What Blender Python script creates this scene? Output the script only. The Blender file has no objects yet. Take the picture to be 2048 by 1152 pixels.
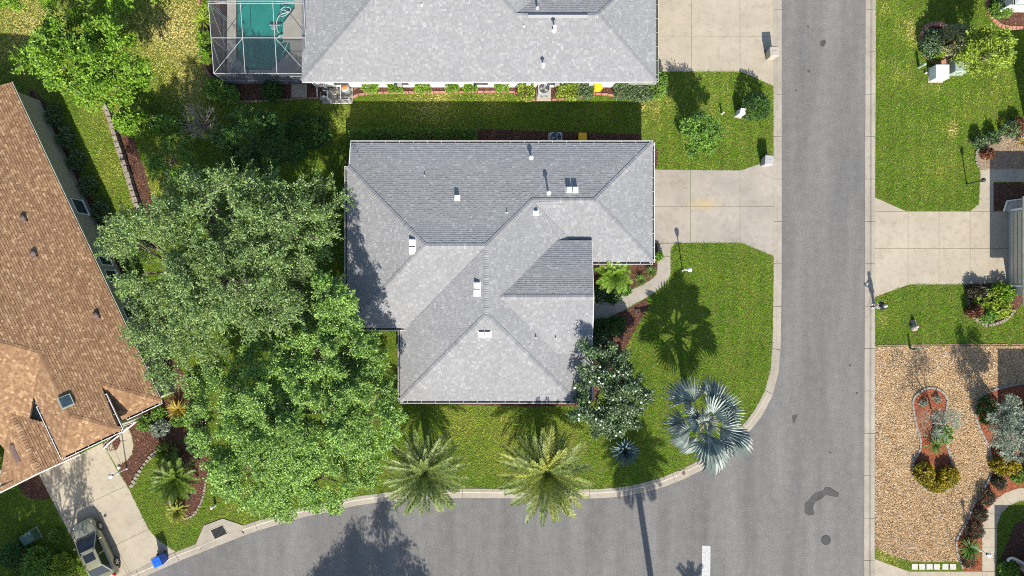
import bpy, bmesh, math, random
import numpy as np
from mathutils import Vector, Matrix

R = random.Random(11)
rng = np.random.default_rng(11)
rad = math.radians
scene = bpy.context.scene
COL = scene.collection

# ------------------------------------------------------------------ camera, sky, sun, exposure
H, F = 54.0, 1500.0           # drone height in metres, focal length in pixels of the 2048 px wide frame
cam_data = bpy.data.cameras.new('camera')
cam = bpy.data.objects.new('camera', cam_data)
COL.objects.link(cam)
cam.location = (0, 0, H)
cam_data.sensor_width = 36.0
cam_data.lens = F / 2048.0 * 36.0
cam_data.clip_end = 3000.0
scene.camera = cam

SUN_EL, SUN_AZ = rad(37.5), rad(8.5)      # sun in the south, a little east
world = bpy.data.worlds.new('World')
scene.world = world
world.use_nodes = True
wn = world.node_tree
sky = wn.nodes.new('ShaderNodeTexSky')
sky.sky_type = 'NISHITA'
sky.sun_disc = False
sky.sun_elevation = SUN_EL
sky.sun_rotation = math.pi - SUN_AZ
sky.air_density = 1.0
sky.dust_density = 1.0
bg = wn.nodes['Background']
wn.links.new(sky.outputs[0], bg.inputs[0])
bg.inputs[1].default_value = 0.095
sd = bpy.data.lights.new('sun', 'SUN')
sd.energy = 4.0
sd.angle = rad(0.5)
sd.color = (1.0, 0.93, 0.82)
sun = bpy.data.objects.new('sun', sd)
COL.objects.link(sun)
to_sun = Vector((math.sin(SUN_AZ) * math.cos(SUN_EL), -math.cos(SUN_AZ) * math.cos(SUN_EL), math.sin(SUN_EL)))
sun.rotation_euler = to_sun.to_track_quat('Z', 'Y').to_euler()
sun.location = (10, -40, 40)
scene.view_settings.view_transform = 'Standard'
scene.view_settings.look = 'None'
scene.view_settings.exposure = 1.2
scene.view_settings.gamma = 1.0
scene.view_settings.use_curve_mapping = False
scene.cycles.use_denoising = False
scene.cycles.filter_width = 1.0
scene.cycles.max_bounces = 6
scene.cycles.transparent_max_bounces = 12

# ------------------------------------------------------------------ helpers: places, meshes, objects
G = 0.09                                   # height of the lawns over the road surface

def W(px, py, z=G):
    return Vector(((px - 1024) / F * (H - z), (576 - py) / F * (H - z), z))

def P(pts, z=G):
    return [W(x, y, z) for x, y in pts]

class MB:
    def __init__(s):
        s.v, s.f = [], []
    def add(s, vs, fs):
        b = len(s.v)
        s.v += [tuple(x) for x in vs]
        s.f += [tuple(i + b for i in f) for f in fs]
        return s
    def box(s, c, d, rz=0.0, taper=1.0, m=None):
        x, y, z = d[0] / 2, d[1] / 2, d[2] / 2
        vs = [(-x, -y, -z), (x, -y, -z), (x, y, -z), (-x, y, -z)]
        vs += [(a * taper, b * taper, z) for a, b, _ in vs]
        cr, sr = math.cos(rz), math.sin(rz)
        vs = [(c[0] + a * cr - b * sr, c[1] + a * sr + b * cr, c[2] + e) for a, b, e in vs]
        if m is not None: vs = [m @ Vector(p) for p in vs]
        return s.add(vs, [(3, 2, 1, 0), (4, 5, 6, 7), (0, 1, 5, 4), (1, 2, 6, 5), (2, 3, 7, 6), (3, 0, 4, 7)])
    def prism(s, poly, z0, z1):
        n = len(poly)
        a = sum(poly[i][0] * poly[(i + 1) % n][1] - poly[(i + 1) % n][0] * poly[i][1] for i in range(n))
        if a < 0: poly = poly[::-1]
        vs = [(p[0], p[1], z0) for p in poly] + [(p[0], p[1], z1) for p in poly]
        fs = [tuple(range(n - 1, -1, -1)), tuple(range(n, 2 * n))]
        fs += [(i, (i + 1) % n, n + (i + 1) % n, n + i) for i in range(n)]
        return s.add(vs, fs)
    def cyl(s, p0, p1, r0, r1=None, n=8, cap=True):
        r1 = r0 if r1 is None else r1
        p0, p1 = Vector(p0), Vector(p1)
        d = (p1 - p0).normalized() if (p1 - p0).length > 1e-6 else Vector((0, 0, 1))
        u = d.orthogonal().normalized()
        w = d.cross(u)
        vs = []
        for p, r in ((p0, r0), (p1, r1)):
            for k in range(n):
                a = 2 * math.pi * k / n
                vs.append(p + (u * math.cos(a) + w * math.sin(a)) * r)
        fs = [(k, (k + 1) % n, n + (k + 1) % n, n + k) for k in range(n)]
        if cap: fs += [tuple(range(n - 1, -1, -1)), tuple(range(n, 2 * n))]
        return s.add(vs, fs)
    def tube(s, pts, r, n=6):
        for i in range(len(pts) - 1):
            ra = r[i] if isinstance(r, (list, tuple)) else r
            rb = r[i + 1] if isinstance(r, (list, tuple)) else r
            s.cyl(pts[i], pts[i + 1], ra, rb, n)
        return s
    def ball(s, c, r, n=10, m=6, sq=(1, 1, 1)):
        vs, fs = [], []
        for j in range(m + 1):
            t = math.pi * j / m
            for k in range(n):
                a = 2 * math.pi * k / n
                vs.append((c[0] + r * sq[0] * math.sin(t) * math.cos(a), c[1] + r * sq[1] * math.sin(t) * math.sin(a), c[2] + r * sq[2] * math.cos(t)))
        for j in range(m):
            for k in range(n):
                fs.append((j * n + k, (j + 1) * n + k, (j + 1) * n + (k + 1) % n, j * n + (k + 1) % n))
        return s.add(vs, fs)
    def torus(s, c, R_, r, n=20, m=6):
        pts = [(c[0] + R_ * math.cos(2 * math.pi * k / n), c[1] + R_ * math.sin(2 * math.pi * k / n), c[2]) for k in range(n + 1)]
        return s.tube(pts, r, m)
    def lathe(s, c, prof, n=14):
        vs, fs = [], []
        for r, z in prof:
            for k in range(n):
                a = 2 * math.pi * k / n
                vs.append((c[0] + r * math.cos(a), c[1] + r * math.sin(a), c[2] + z))
        for j in range(len(prof) - 1):
            for k in range(n):
                fs.append((j * n + k, j * n + (k + 1) % n, (j + 1) * n + (k + 1) % n, (j + 1) * n + k))
        fs.append(tuple(range((len(prof) - 1) * n, len(prof) * n)))
        return s.add(vs, fs)
    def quad(s, a, b, c, d):
        return s.add([a, b, c, d], [(0, 1, 2, 3)])

def np_mesh(name, V, Fa):
    V = np.asarray(V, dtype=np.float32); Fa = np.asarray(Fa, dtype=np.int32)
    me = bpy.data.meshes.new(name)
    me.vertices.add(len(V)); me.vertices.foreach_set('co', V.ravel())
    k = Fa.shape[1]
    me.loops.add(Fa.size); me.loops.foreach_set('vertex_index', Fa.ravel())
    me.polygons.add(len(Fa)); me.polygons.foreach_set('loop_start', np.arange(0, Fa.size, k, dtype=np.int32))
    me.update(calc_edges=True)
    me.shade_flat()
    return me

def origin(o):
    v = Vector((0, 0, 0))
    while o is not None:
        v += o.location; o = o.parent
    return v

def tag(o, label=None, cat=None, group=None, kind=None):
    if label: o['label'] = label
    if cat: o['category'] = cat
    if group: o['group'] = group
    if kind: o['kind'] = kind
    return o

def link(name, me, mat, parent=None, smooth=False, loc=None):
    me.name = name
    o = bpy.data.objects.new(name, me)
    COL.objects.link(o)
    if mat is not None and not me.materials: me.materials.append(mat)
    if smooth: me.polygons.foreach_set('use_smooth', [True] * len(me.polygons))
    if parent is not None: o.parent = parent
    if loc is not None: o.location = loc
    return o

def obj(name, mb, mat, parent=None, smooth=False, local=False, kind=None, at=None, label=None):
    """one mesh object; vertices are given in world space unless local"""
    off = Vector((0, 0, 0))
    if not local: off = origin(parent) if parent is not None else (Vector(at) if at is not None else off)
    me = bpy.data.meshes.new(name)
    me.from_pydata([(v[0] - off.x, v[1] - off.y, v[2] - off.z) for v in mb.v], [], mb.f)
    me.update()
    o = link(name, me, mat, parent, smooth)
    if parent is None and at is not None: o.location = at
    if kind: o['kind'] = kind
    if label: o['label'] = label
    return o

def npobj(name, V, Fa, mat, parent=None, kind=None):
    off = origin(parent) if parent is not None else Vector((0, 0, 0))
    me = np_mesh(name, np.asarray(V) - np.array(off), Fa)
    o = link(name, me, mat, parent)
    if kind: o['kind'] = kind
    return o

def thing(name, label, cat, loc=(0, 0, 0), group=None, rz=0.0, kind=None):
    o = bpy.data.objects.new(name, None)
    COL.objects.link(o)
    o.empty_display_size = 0.2
    o.location = loc; o.rotation_euler = (0, 0, rz)
    return tag(o, label, cat, group, kind)

def structure(name, label=None, loc=(0, 0, 0)):
    return tag(thing(name, None, None, loc), label, None, None, 'structure')

def bevel(o, w, seg=2):
    m = o.modifiers.new('bevel', 'BEVEL'); m.width = w; m.segments = seg; m.limit_method = 'ANGLE'
    return o

def dup(root, loc, rz=None, label=None, group=None):
    r = root.copy(); COL.objects.link(r); r.location = loc
    if rz is not None: r.rotation_euler = (0, 0, rz)
    if label: r['label'] = label
    if group: r['group'] = group
    for ch in root.children:
        c = ch.copy(); COL.objects.link(c); c.parent = r
        for g in ch.children:
            d = g.copy(); COL.objects.link(d); d.parent = c
    return r

# ------------------------------------------------------------------ materials
def new_mat(name):
    m = bpy.data.materials.new(name); m.use_nodes = True
    nt = m.node_tree
    return m, nt, nt.nodes['Principled BSDF']

def ramp(nt, stops, interp='LINEAR'):
    r = nt.nodes.new('ShaderNodeValToRGB'); r.color_ramp.interpolation = interp
    e = r.color_ramp.elements
    while len(e) > 1: e.remove(e[-1])
    for i, (p, c) in enumerate(stops):
        x = e[0] if i == 0 else e.new(p)
        x.position = p; x.color = (*c, 1)
    return r

def noise(nt, scale, detail=3.0, rough=0.55, vec=None, stretch=None):
    n = nt.nodes.new('ShaderNodeTexNoise'); n.inputs['Scale'].default_value = scale
    n.inputs['Detail'].default_value = detail; n.inputs['Roughness'].default_value = rough
    g = nt.nodes.new('ShaderNodeNewGeometry')
    src = g.outputs['Position']
    if stretch:
        mp = nt.nodes.new('ShaderNodeMapping'); mp.inputs['Scale'].default_value = stretch
        nt.links.new(src, mp.inputs[0]); src = mp.outputs[0]
    nt.links.new(src, n.inputs['Vector'])
    return n

def mixc(nt, a, b, fac, mode='MIX'):
    m = nt.nodes.new('ShaderNodeMix'); m.data_type = 'RGBA'; m.blend_type = mode
    for s, x in ((6, a), (7, b)):
        if isinstance(x, tuple): m.inputs[s].default_value = (*x, 1)
        else: nt.links.new(x, m.inputs[s])
    if isinstance(fac, float): m.inputs[0].default_value = fac
    else: nt.links.new(fac, m.inputs[0])
    return m.outputs[2]

def bump(nt, bsdf, height, strength=0.3, dist=0.02):
    b = nt.nodes.new('ShaderNodeBump'); b.inputs['Strength'].default_value = strength
    b.inputs['Distance'].default_value = dist
    nt.links.new(height, b.inputs['Height']); nt.links.new(b.outputs[0], bsdf.inputs['Normal'])

def plain(name, col, rough=0.6, metal=0.0, var=0.12, scale=4.0, spec=0.3, coat=0.0):
    m, nt, b = new_mat(name)
    n = noise(nt, scale)
    lo = tuple(c * (1 - var) for c in col); hi = tuple(min(1, c * (1 + var)) for c in col)
    r = ramp(nt, [(0.3, lo), (0.7, hi)])
    nt.links.new(n.outputs[0], r.inputs[0]); nt.links.new(r.outputs[0], b.inputs['Base Color'])
    b.inputs['Roughness'].default_value = rough; b.inputs['Metallic'].default_value = metal
    b.inputs['Specular IOR Level'].default_value = spec
    if coat: b.inputs['Coat Weight'].default_value = coat; b.inputs['Coat Roughness'].default_value = 0.06
    return m

def island(name, stops, rough=0.9, interp='LINEAR', mottle=0.25, mscale=1.2, fine=0.0, fscale=60.0, translucent=0.0, spec=0.2):
    """colour picked per loose piece, with a broad mottle over all of them"""
    m, nt, b = new_mat(name)
    g = nt.nodes.new('ShaderNodeNewGeometry')
    r = ramp(nt, stops, interp)
    nt.links.new(g.outputs['Random Per Island'], r.inputs[0])
    n = noise(nt, mscale, 4.0)
    r2 = ramp(nt, [(0.3, (1 - mottle,) * 3), (0.7, (1 + mottle * 0.6,) * 3)])
    nt.links.new(n.outputs[0], r2.inputs[0])
    c = mixc(nt, r.outputs[0], r2.outputs[0], 1.0, 'MULTIPLY')
    if fine:
        n2 = noise(nt, fscale, 2.0)
        r3 = ramp(nt, [(0.3, (1 - fine,) * 3), (0.7, (1 + fine,) * 3)])
        nt.links.new(n2.outputs[0], r3.inputs[0])
        c = mixc(nt, c, r3.outputs[0], 1.0, 'MULTIPLY')
    nt.links.new(c, b.inputs['Base Color'])
    b.inputs['Roughness'].default_value = rough
    b.inputs['Specular IOR Level'].default_value = spec
    if translucent:
        t = nt.nodes.new('ShaderNodeBsdfTranslucent'); nt.links.new(c, t.inputs[0])
        mx = nt.nodes.new('ShaderNodeMixShader'); mx.inputs[0].default_value = translucent
        out = nt.nodes['Material Output']
        nt.links.new(b.outputs[0], mx.inputs[1]); nt.links.new(t.outputs[0], mx.inputs[2])
        nt.links.new(mx.outputs[0], out.inputs[0])
    return m

def leafm(name, dark, mid, light, tr=0.22, rough=0.45, mottle=0.3, mscale=0.8, spec=0.25):
    return island(name, [(0.0, dark), (0.5, mid), (1.0, light)], rough, mottle=mottle, mscale=mscale, translucent=tr, spec=spec)

def ground_mat(name, stops, scale, fine_scale, fine=0.25, rough=0.95, bstr=0.5, bdist=0.03, broad=None):
    m, nt, b = new_mat(name)
    n = noise(nt, scale, 5.0)
    r = ramp(nt, stops); nt.links.new(n.outputs[0], r.inputs[0])
    n2 = noise(nt, fine_scale, 3.0, 0.7)
    r2 = ramp(nt, [(0.28, (1 - fine,) * 3), (0.72, (1 + fine,) * 3)]); nt.links.new(n2.outputs[0], r2.inputs[0])
    c = mixc(nt, r.outputs[0], r2.outputs[0], 1.0, 'MULTIPLY')
    nt.links.new(c, b.inputs['Base Color'])
    b.inputs['Roughness'].default_value = rough; b.inputs['Specular IOR Level'].default_value = 0.15
    bump(nt, b, n2.outputs[0], bstr, bdist)
    return m

M = {}
M['soil'] = ground_mat('lawn thatch', [(0.3, (0.065, 0.085, 0.013)), (0.7, (0.115, 0.12, 0.022))], 0.5, 14.0, 0.45)
M['far_ground'] = ground_mat('far ground', [(0.3, (0.07, 0.09, 0.02)), (0.7, (0.11, 0.12, 0.03))], 0.05, 3.0, 0.3)
M['mulch_base'] = ground_mat('mulch bed base', [(0.3, (0.055, 0.03, 0.022)), (0.7, (0.10, 0.05, 0.035))], 1.5, 18.0, 0.5)
M['mulch_red_base'] = ground_mat('red mulch base', [(0.3, (0.19, 0.06, 0.03)), (0.7, (0.27, 0.09, 0.045))], 1.5, 18.0, 0.4)
M['gravel_base'] = ground_mat('gravel bed base', [(0.3, (0.24, 0.16, 0.08)), (0.7, (0.36, 0.24, 0.13))], 1.0, 22.0, 0.5)
M['sand_base'] = ground_mat('sandy bed base', [(0.3, (0.20, 0.15, 0.10)), (0.7, (0.30, 0.22, 0.15))], 1.0, 20.0, 0.4)
M['mulch'] = island('mulch chips', [(0.0, (0.05, 0.025, 0.018)), (0.5, (0.13, 0.06, 0.04)), (0.85, (0.21, 0.10, 0.065)), (1.0, (0.34, 0.22, 0.15))])
M['mulch_red'] = island('red mulch chips', [(0.0, (0.16, 0.05, 0.025)), (0.5, (0.28, 0.10, 0.05)), (1.0, (0.40, 0.18, 0.10))])
M['gravel'] = island('tan gravel', [(0.0, (0.20, 0.12, 0.055)), (0.3, (0.43, 0.30, 0.165)), (0.7, (0.60, 0.455, 0.275)), (1.0, (0.80, 0.71, 0.55))], mottle=0.12)
M['sand'] = island('sandy chips', [(0.0, (0.18, 0.13, 0.09)), (0.6, (0.32, 0.25, 0.17)), (1.0, (0.48, 0.40, 0.31))])

def asphalt():
    m, nt, b = new_mat('asphalt')
    n = noise(nt, 0.55, 6.0, 0.62, stretch=(1.0, 0.13, 1.0))
    r = ramp(nt, [(0.28, (0.108, 0.107, 0.105)), (0.5, (0.139, 0.137, 0.132)), (0.72, (0.172, 0.168, 0.161))]); nt.links.new(n.outputs[0], r.inputs[0])
    n2 = noise(nt, 16.0, 3.0, 0.8)
    r2 = ramp(nt, [(0.30, (0.55,) * 3), (0.5, (0.98,) * 3), (0.72, (1.55,) * 3)]); nt.links.new(n2.outputs[0], r2.inputs[0])
    c = mixc(nt, r.outputs[0], r2.outputs[0], 1.0, 'MULTIPLY')
    n3 = noise(nt, 1.6, 4.0, 0.7)
    r3 = ramp(nt, [(0.3, (0.88,) * 3), (0.7, (1.10,) * 3)]); nt.links.new(n3.outputs[0], r3.inputs[0])
    c = mixc(nt, c, r3.outputs[0], 1.0, 'MULTIPLY')
    nt.links.new(c, b.inputs['Base Color']); b.inputs['Roughness'].default_value = 0.9
    b.inputs['Specular IOR Level'].default_value = 0.2
    bump(nt, b, n2.outputs[0], 0.35, 0.02)
    return m
M['asphalt'] = asphalt()
M['patch'] = ground_mat('dark asphalt patch', [(0.3, (0.055, 0.055, 0.055)), (0.7, (0.085, 0.083, 0.08))], 2.0, 20.0, 0.4)

def concrete(name, a, b_, stain=0.12, spot=None):
    m, nt, b = new_mat(name)
    n = noise(nt, 0.45, 6.0, 0.62)
    r = ramp(nt, [(0.3, a), (0.7, b_)]); nt.links.new(n.outputs[0], r.inputs[0])
    n2 = noise(nt, 24.0, 3.0, 0.7)
    r2 = ramp(nt, [(0.3, (1 - stain,) * 3), (0.7, (1 + stain,) * 3)]); nt.links.new(n2.outputs[0], r2.inputs[0])
    c = mixc(nt, r.outputs[0], r2.outputs[0], 1.0, 'MULTIPLY')
    n3 = noise(nt, 2.2, 5.0, 0.75)
    r3 = ramp(nt, [(0.30, (0.80, 0.79, 0.77)), (0.5, (1.0,) * 3)]); nt.links.new(n3.outputs[0], r3.inputs[0])
    c = mixc(nt, c, r3.outputs[0], 0.9, 'MULTIPLY')
    if spot:
        v = W(*spot); g = nt.nodes.new('ShaderNodeNewGeometry'); d = nt.nodes.new('ShaderNodeVectorMath'); d.operation = 'DISTANCE'
        mp = nt.nodes.new('ShaderNodeMapping'); mp.inputs['Scale'].default_value = (0.6, 1.5, 1)
        nt.links.new(g.outputs['Position'], mp.inputs[0]); nt.links.new(mp.outputs[0], d.inputs[0]); d.inputs[1].default_value = (v.x * .6, v.y * 1.5, v.z)
        mr = nt.nodes.new('ShaderNodeMapRange'); mr.inputs[1].default_value = 0.9; mr.inputs[2].default_value = 0.1
        nt.links.new(d.outputs['Value'], mr.inputs[0])
        n4 = noise(nt, 3.0, 4.0); mu = nt.nodes.new('ShaderNodeMath'); mu.operation = 'MULTIPLY'
        nt.links.new(mr.outputs[0], mu.inputs[0]); nt.links.new(n4.outputs[0], mu.inputs[1])
        c = mixc(nt, c, (0.42, 0.30, 0.12), mu.outputs[0])
    nt.links.new(c, b.inputs['Base Color']); b.inputs['Roughness'].default_value = 0.88
    b.inputs['Specular IOR Level'].default_value = 0.2
    bump(nt, b, n2.outputs[0], 0.12, 0.01)
    return m
M['concrete'] = concrete('driveway concrete', (0.30, 0.265, 0.205), (0.37, 0.325, 0.255))
M['concrete_grey'] = concrete('grey driveway concrete', (0.25, 0.23, 0.195), (0.325, 0.298, 0.255), spot=(1408, 408))
M['kerb'] = concrete('kerb concrete', (0.25, 0.225, 0.185), (0.33, 0.30, 0.25), 0.18)
M['joint'] = plain('joint dirt', (0.10, 0.09, 0.075), 0.95)
M['edging'] = concrete('bed edging concrete', (0.22, 0.21, 0.19), (0.30, 0.285, 0.26))
M['pink_edging'] = plain('terracotta edging', (0.34, 0.16, 0.13), 0.85, var=0.25, scale=3)
M['brown_edging'] = plain('brown edging', (0.24, 0.15, 0.11), 0.9, var=0.3, scale=5)
M['stone'] = plain('edging stone', (0.24, 0.20, 0.17), 0.9, var=0.35, scale=6)
M['white_stone'] = concrete('white stepping stone', (0.40, 0.385, 0.35), (0.48, 0.46, 0.42))
M['rock'] = plain('garden rock', (0.22, 0.19, 0.155), 0.9, var=0.35, scale=7)
M['roof_grey'] = island('grey shingle', [(0.0, (0.208, 0.212, 0.219)), (0.5, (0.230, 0.234, 0.240)), (0.88, (0.252, 0.255, 0.260)), (1.0, (0.295, 0.297, 0.299))], 0.92, mottle=0.06, mscale=0.3, fine=0.08, fscale=45)
M['roof_brown'] = island('brown shingle', [(0.0, (0.18, 0.102, 0.056)), (0.5, (0.228, 0.136, 0.075)), (0.8, (0.265, 0.164, 0.090)), (0.94, (0.315, 0.207, 0.115)), (1.0, (0.36, 0.248, 0.140))], 0.92, mottle=0.08, mscale=0.35, fine=0.12, fscale=45)
M['deck_grey'] = plain('grey underlay', (0.10, 0.105, 0.11), 0.95)
M['deck_brown'] = plain('brown underlay', (0.075, 0.042, 0.028), 0.95)
M['white'] = plain('white painted metal', (0.70, 0.70, 0.69), 0.45, var=0.05)
M['white_dirty'] = plain('weathered white metal', (0.58, 0.575, 0.55), 0.55, var=0.18, scale=2.5)
M['gutter_green'] = plain('weathered gutter', (0.42, 0.44, 0.36), 0.6, var=0.2, scale=2)
M['gutter_dark'] = plain('gutter lining', (0.06, 0.055, 0.05), 0.8)
M['stucco_white'] = plain('white stucco', (0.60, 0.585, 0.55), 0.9, var=0.06)
M['stucco_beige'] = plain('beige stucco', (0.42, 0.37, 0.29), 0.9, var=0.07)
M['stucco_olive'] = plain('olive tan stucco', (0.30, 0.285, 0.215), 0.9, var=0.06)
M['stucco_pink'] = plain('pinkish stucco', (0.42, 0.32, 0.27), 0.9, var=0.08)
M['garage_door'] = plain('cream garage door', (0.50, 0.45, 0.36), 0.55, var=0.05)
M['glass'] = plain('dark window glass', (0.03, 0.05, 0.065), 0.08, var=0.3, spec=0.6)
M['black'] = plain('black plastic', (0.02, 0.02, 0.022), 0.5)
M['dark_metal'] = plain('dark metal', (0.06, 0.06, 0.065), 0.45, 0.5)
M['iron'] = plain('cast iron', (0.055, 0.055, 0.055), 0.7, 0.3, var=0.4, scale=15)
M['grey_metal'] = plain('grey painted metal', (0.30, 0.31, 0.31), 0.5, var=0.08)
M['brown_metal'] = plain('brown vent metal', (0.13, 0.085, 0.075), 0.6, var=0.15)
M['bark'] = plain('bark', (0.14, 0.115, 0.09), 0.95, var=0.4, scale=12)
M['bark_pale'] = plain('pale bark', (0.26, 0.23, 0.19), 0.95, var=0.3, scale=10)
M['twig'] = plain('dry twigs', (0.36, 0.31, 0.24), 0.95, var=0.4, scale=9)
M['blue_bin'] = plain('blue plastic', (0.015, 0.10, 0.55), 0.38, var=0.08)
M['yellow_bin'] = plain('yellow plastic', (0.72, 0.42, 0.012), 0.4, var=0.06)
M['grey_bin'] = plain('pale grey plastic', (0.32, 0.32, 0.31), 0.5, var=0.08)
M['beige_bin'] = plain('beige plastic', (0.34, 0.31, 0.26), 0.5, var=0.08)
M['green_box'] = plain('pale green cabinet paint', (0.25, 0.31, 0.27), 0.5, var=0.1)
M['dark_green_box'] = plain('dark green cabinet paint', (0.06, 0.12, 0.085), 0.5, var=0.2)
M['white_box'] = plain('white cabinet paint', (0.66, 0.67, 0.68), 0.45, var=0.05)
M['orange'] = plain('orange plastic', (0.62, 0.17, 0.04), 0.5, var=0.1)
M['paint'] = plain('worn white road paint', (0.38, 0.38, 0.375), 0.8, var=0.25, scale=9)
M['pool_shell'] = plain('pool plaster', (0.05, 0.36, 0.32), 0.6, var=0.15, scale=0.8)
M['brick_pink'] = plain('pink brick', (0.36, 0.18, 0.13), 0.9, var=0.25, scale=8)

# ------------------------------------------------------------------ 2-D geometry helpers
def clip(poly, p, n):
    """keep the side of the line through p where (x-p).n >= 0"""
    out = []
    for i in range(len(poly)):
        a, b = poly[i], poly[(i + 1) % len(poly)]
        da = (a[0] - p[0]) * n[0] + (a[1] - p[1]) * n[1]
        db = (b[0] - p[0]) * n[0] + (b[1] - p[1]) * n[1]
        if da >= 0: out.append((a[0], a[1]))
        if (da > 0 and db < 0) or (da < 0 and db > 0):
            t = da / (da - db)
            out.append((a[0] + (b[0] - a[0]) * t, a[1] + (b[1] - a[1]) * t))
    return out

def area(poly):
    return 0.5 * sum(poly[i][0] * poly[(i + 1) % len(poly)][1] - poly[(i + 1) % len(poly)][0] * poly[i][1] for i in range(len(poly)))

def inside(poly, X, Y):
    r = np.zeros(len(X), bool)
    n = len(poly)
    for i in range(n):
        x0, y0 = poly[i][0], poly[i][1]; x1, y1 = poly[(i + 1) % n][0], poly[(i + 1) % n][1]
        if y0 == y1: continue
        c = ((y0 > Y) != (y1 > Y)) & (X < (x1 - x0) * (Y - y0) / (y1 - y0) + x0)
        r ^= c
    return r

def smooth_path(pts, per=6, closed=False):
    pts = [Vector((p[0], p[1])) for p in pts]
    n = len(pts); out = []
    rng_ = range(n if closed else n - 1)
    for i in rng_:
        g = (lambda k: pts[k % n]) if closed else (lambda k: pts[min(max(k, 0), n - 1)])
        p0, p1, p2, p3 = g(i - 1), g(i), g(i + 1), g(i + 2)
        for k in range(per):
            t = k / per
            q = 0.5 * ((2 * p1) + (p2 - p0) * t + (2 * p0 - 5 * p1 + 4 * p2 - p3) * t * t + (3 * p1 - p0 - 3 * p2 + p3) * t ** 3)
            out.append((q.x, q.y))
    if not closed: out.append((pts[-1].x, pts[-1].y))
    return out

def walk(pts, step, closed=False, start=0.0):
    """points every `step` along a polyline, with the heading there"""
    q = list(pts) + ([pts[0]] if closed else [])
    out, carry = [], start
    for i in range(len(q) - 1):
        a, b = Vector(q[i][:2]), Vector(q[i + 1][:2])
        L = (b - a).length
        if L < 1e-6: continue
        d = (b - a) / L
        while carry <= L:
            p = a + d * carry
            out.append((p.x, p.y, math.atan2(d.y, d.x)))
            carry += step
        carry -= L
    return out

EXCL = []                                   # ground polygons where no grass grows (world space)

def sheet(name, poly, mat, z, parent=None, kind='structure', excl=True, thick=0.05):
    o = obj(name, MB().prism([(p[0], p[1]) for p in poly], z - thick, z), mat, parent)
    if parent is None and kind: o['kind'] = kind
    if excl: EXCL.append([(p[0], p[1]) for p in poly])
    return o

def slabs(name, poly_px, lines_px, mat, z=0.10, label=None, gap=0.011):
    poly = [tuple(W(x, y)[:2]) for x, y in poly_px]
    EXCL.append(poly)
    root = structure(name, label, (poly[0][0], poly[0][1], 0))
    polys = [poly]
    for (a, b) in lines_px:
        A, B = W(*a), W(*b)
        d = (B - A).normalized(); n = (-d.y, d.x)
        new = []
        for q in polys:
            for s in (1, -1):
                nn = (n[0] * s, n[1] * s)
                c = clip(q, (A.x + nn[0] * gap, A.y + nn[1] * gap), nn)
                if len(c) >= 3 and abs(area(c)) > 0.02: new.append(c)
        polys = new
    for q in polys:
        obj('slab', MB().prism(q, 0.0, z + R.uniform(-0.003, 0.003)), mat, root)
    obj('joint_filler', MB().prism(poly, 0.0, z - 0.014), M['joint'], root)
    return root

# ------------------------------------------------------------------ ground, road, lawns, kerbs
gp = 900
obj('ground', MB().quad((-gp, -gp, -0.08), (gp, -gp, -0.08), (gp, gp, -0.08), (-gp, gp, -0.08)), M['far_ground'], kind='structure')
obj('road', MB().quad(*[W(x, y, 0.0) for x, y in ((-1500, 2600), (1765, 2600), (1765, -1100), (-1500, -1100))]), M['asphalt'], kind='structure')

KERB_W = [((1546, -1000), (1564, -1000)), ((1546, 0), (1564, 0)), ((1547, 300), (1564, 300)), ((1547, 560), (1564, 560)), ((1545, 690), (1562, 692)),
          ((1541, 740), (1558, 745)), ((1528, 785), (1545, 793)), ((1508, 822), (1524, 833)), ((1490, 845), (1504, 858)), ((1462, 873), (1475, 888)),
          ((1430, 900), (1441, 916)), ((1396, 922), (1405, 940)), ((1360, 940), (1367, 959)), ((1320, 956), (1326, 975)), ((1285, 966), (1288, 985)),
          ((1245, 974), (1247, 993)), ((1200, 978), (1200, 997)), ((1100, 979), (1100, 998)), ((933, 977), (933, 996)), ((860, 979), (860, 998)),
          ((770, 985), (770, 1003)), ((713, 993), (715, 1011)), ((600, 1016), (606, 1035)), ((520, 1040), (527, 1058)), ((487, 1051), (494, 1069)),
          ((392, 1088), (400, 1106)), ((358, 1101), (366, 1119)), ((260, 1145), (268, 1163)), ((150, 1195), (158, 1213)), ((-300, 1395), (-292, 1413))]
KERB_E = [((1752, -1000), (1732, -1000)), ((1752, 0), (1732, 0)), ((1750, 400), (1731, 400)), ((1750, 700), (1730, 700)), ((1749, 1152), (1729, 1152)), ((1749, 2500), (1729, 2500))]
lawn_w_poly = [W(*a) for a, b in KERB_W] + P([(-1400, 1900), (-1400, -1000)])
lawn_e_poly = [W(*a) for a, b in KERB_E] + P([(2900, 2500), (2900, -1000)])
lawn_s_poly = P([(1390, 1196), (1530, 1230), (1546, 1290), (1546, 2500), (-1400, 2500), (-1400, 2030), (250, 1330), (620, 1230), (900, 1200)])
obj('lawn', MB().prism([tuple(p[:2]) for p in lawn_w_poly], 0.0, G), M['soil'], kind='structure')
obj('lawn', MB().prism([tuple(p[:2]) for p in lawn_e_poly], 0.0, G), M['soil'], kind='structure')
obj('lawn', MB().prism([tuple(p[:2]) for p in lawn_s_poly], 0.0, G), M['soil'], kind='structure')

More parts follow.
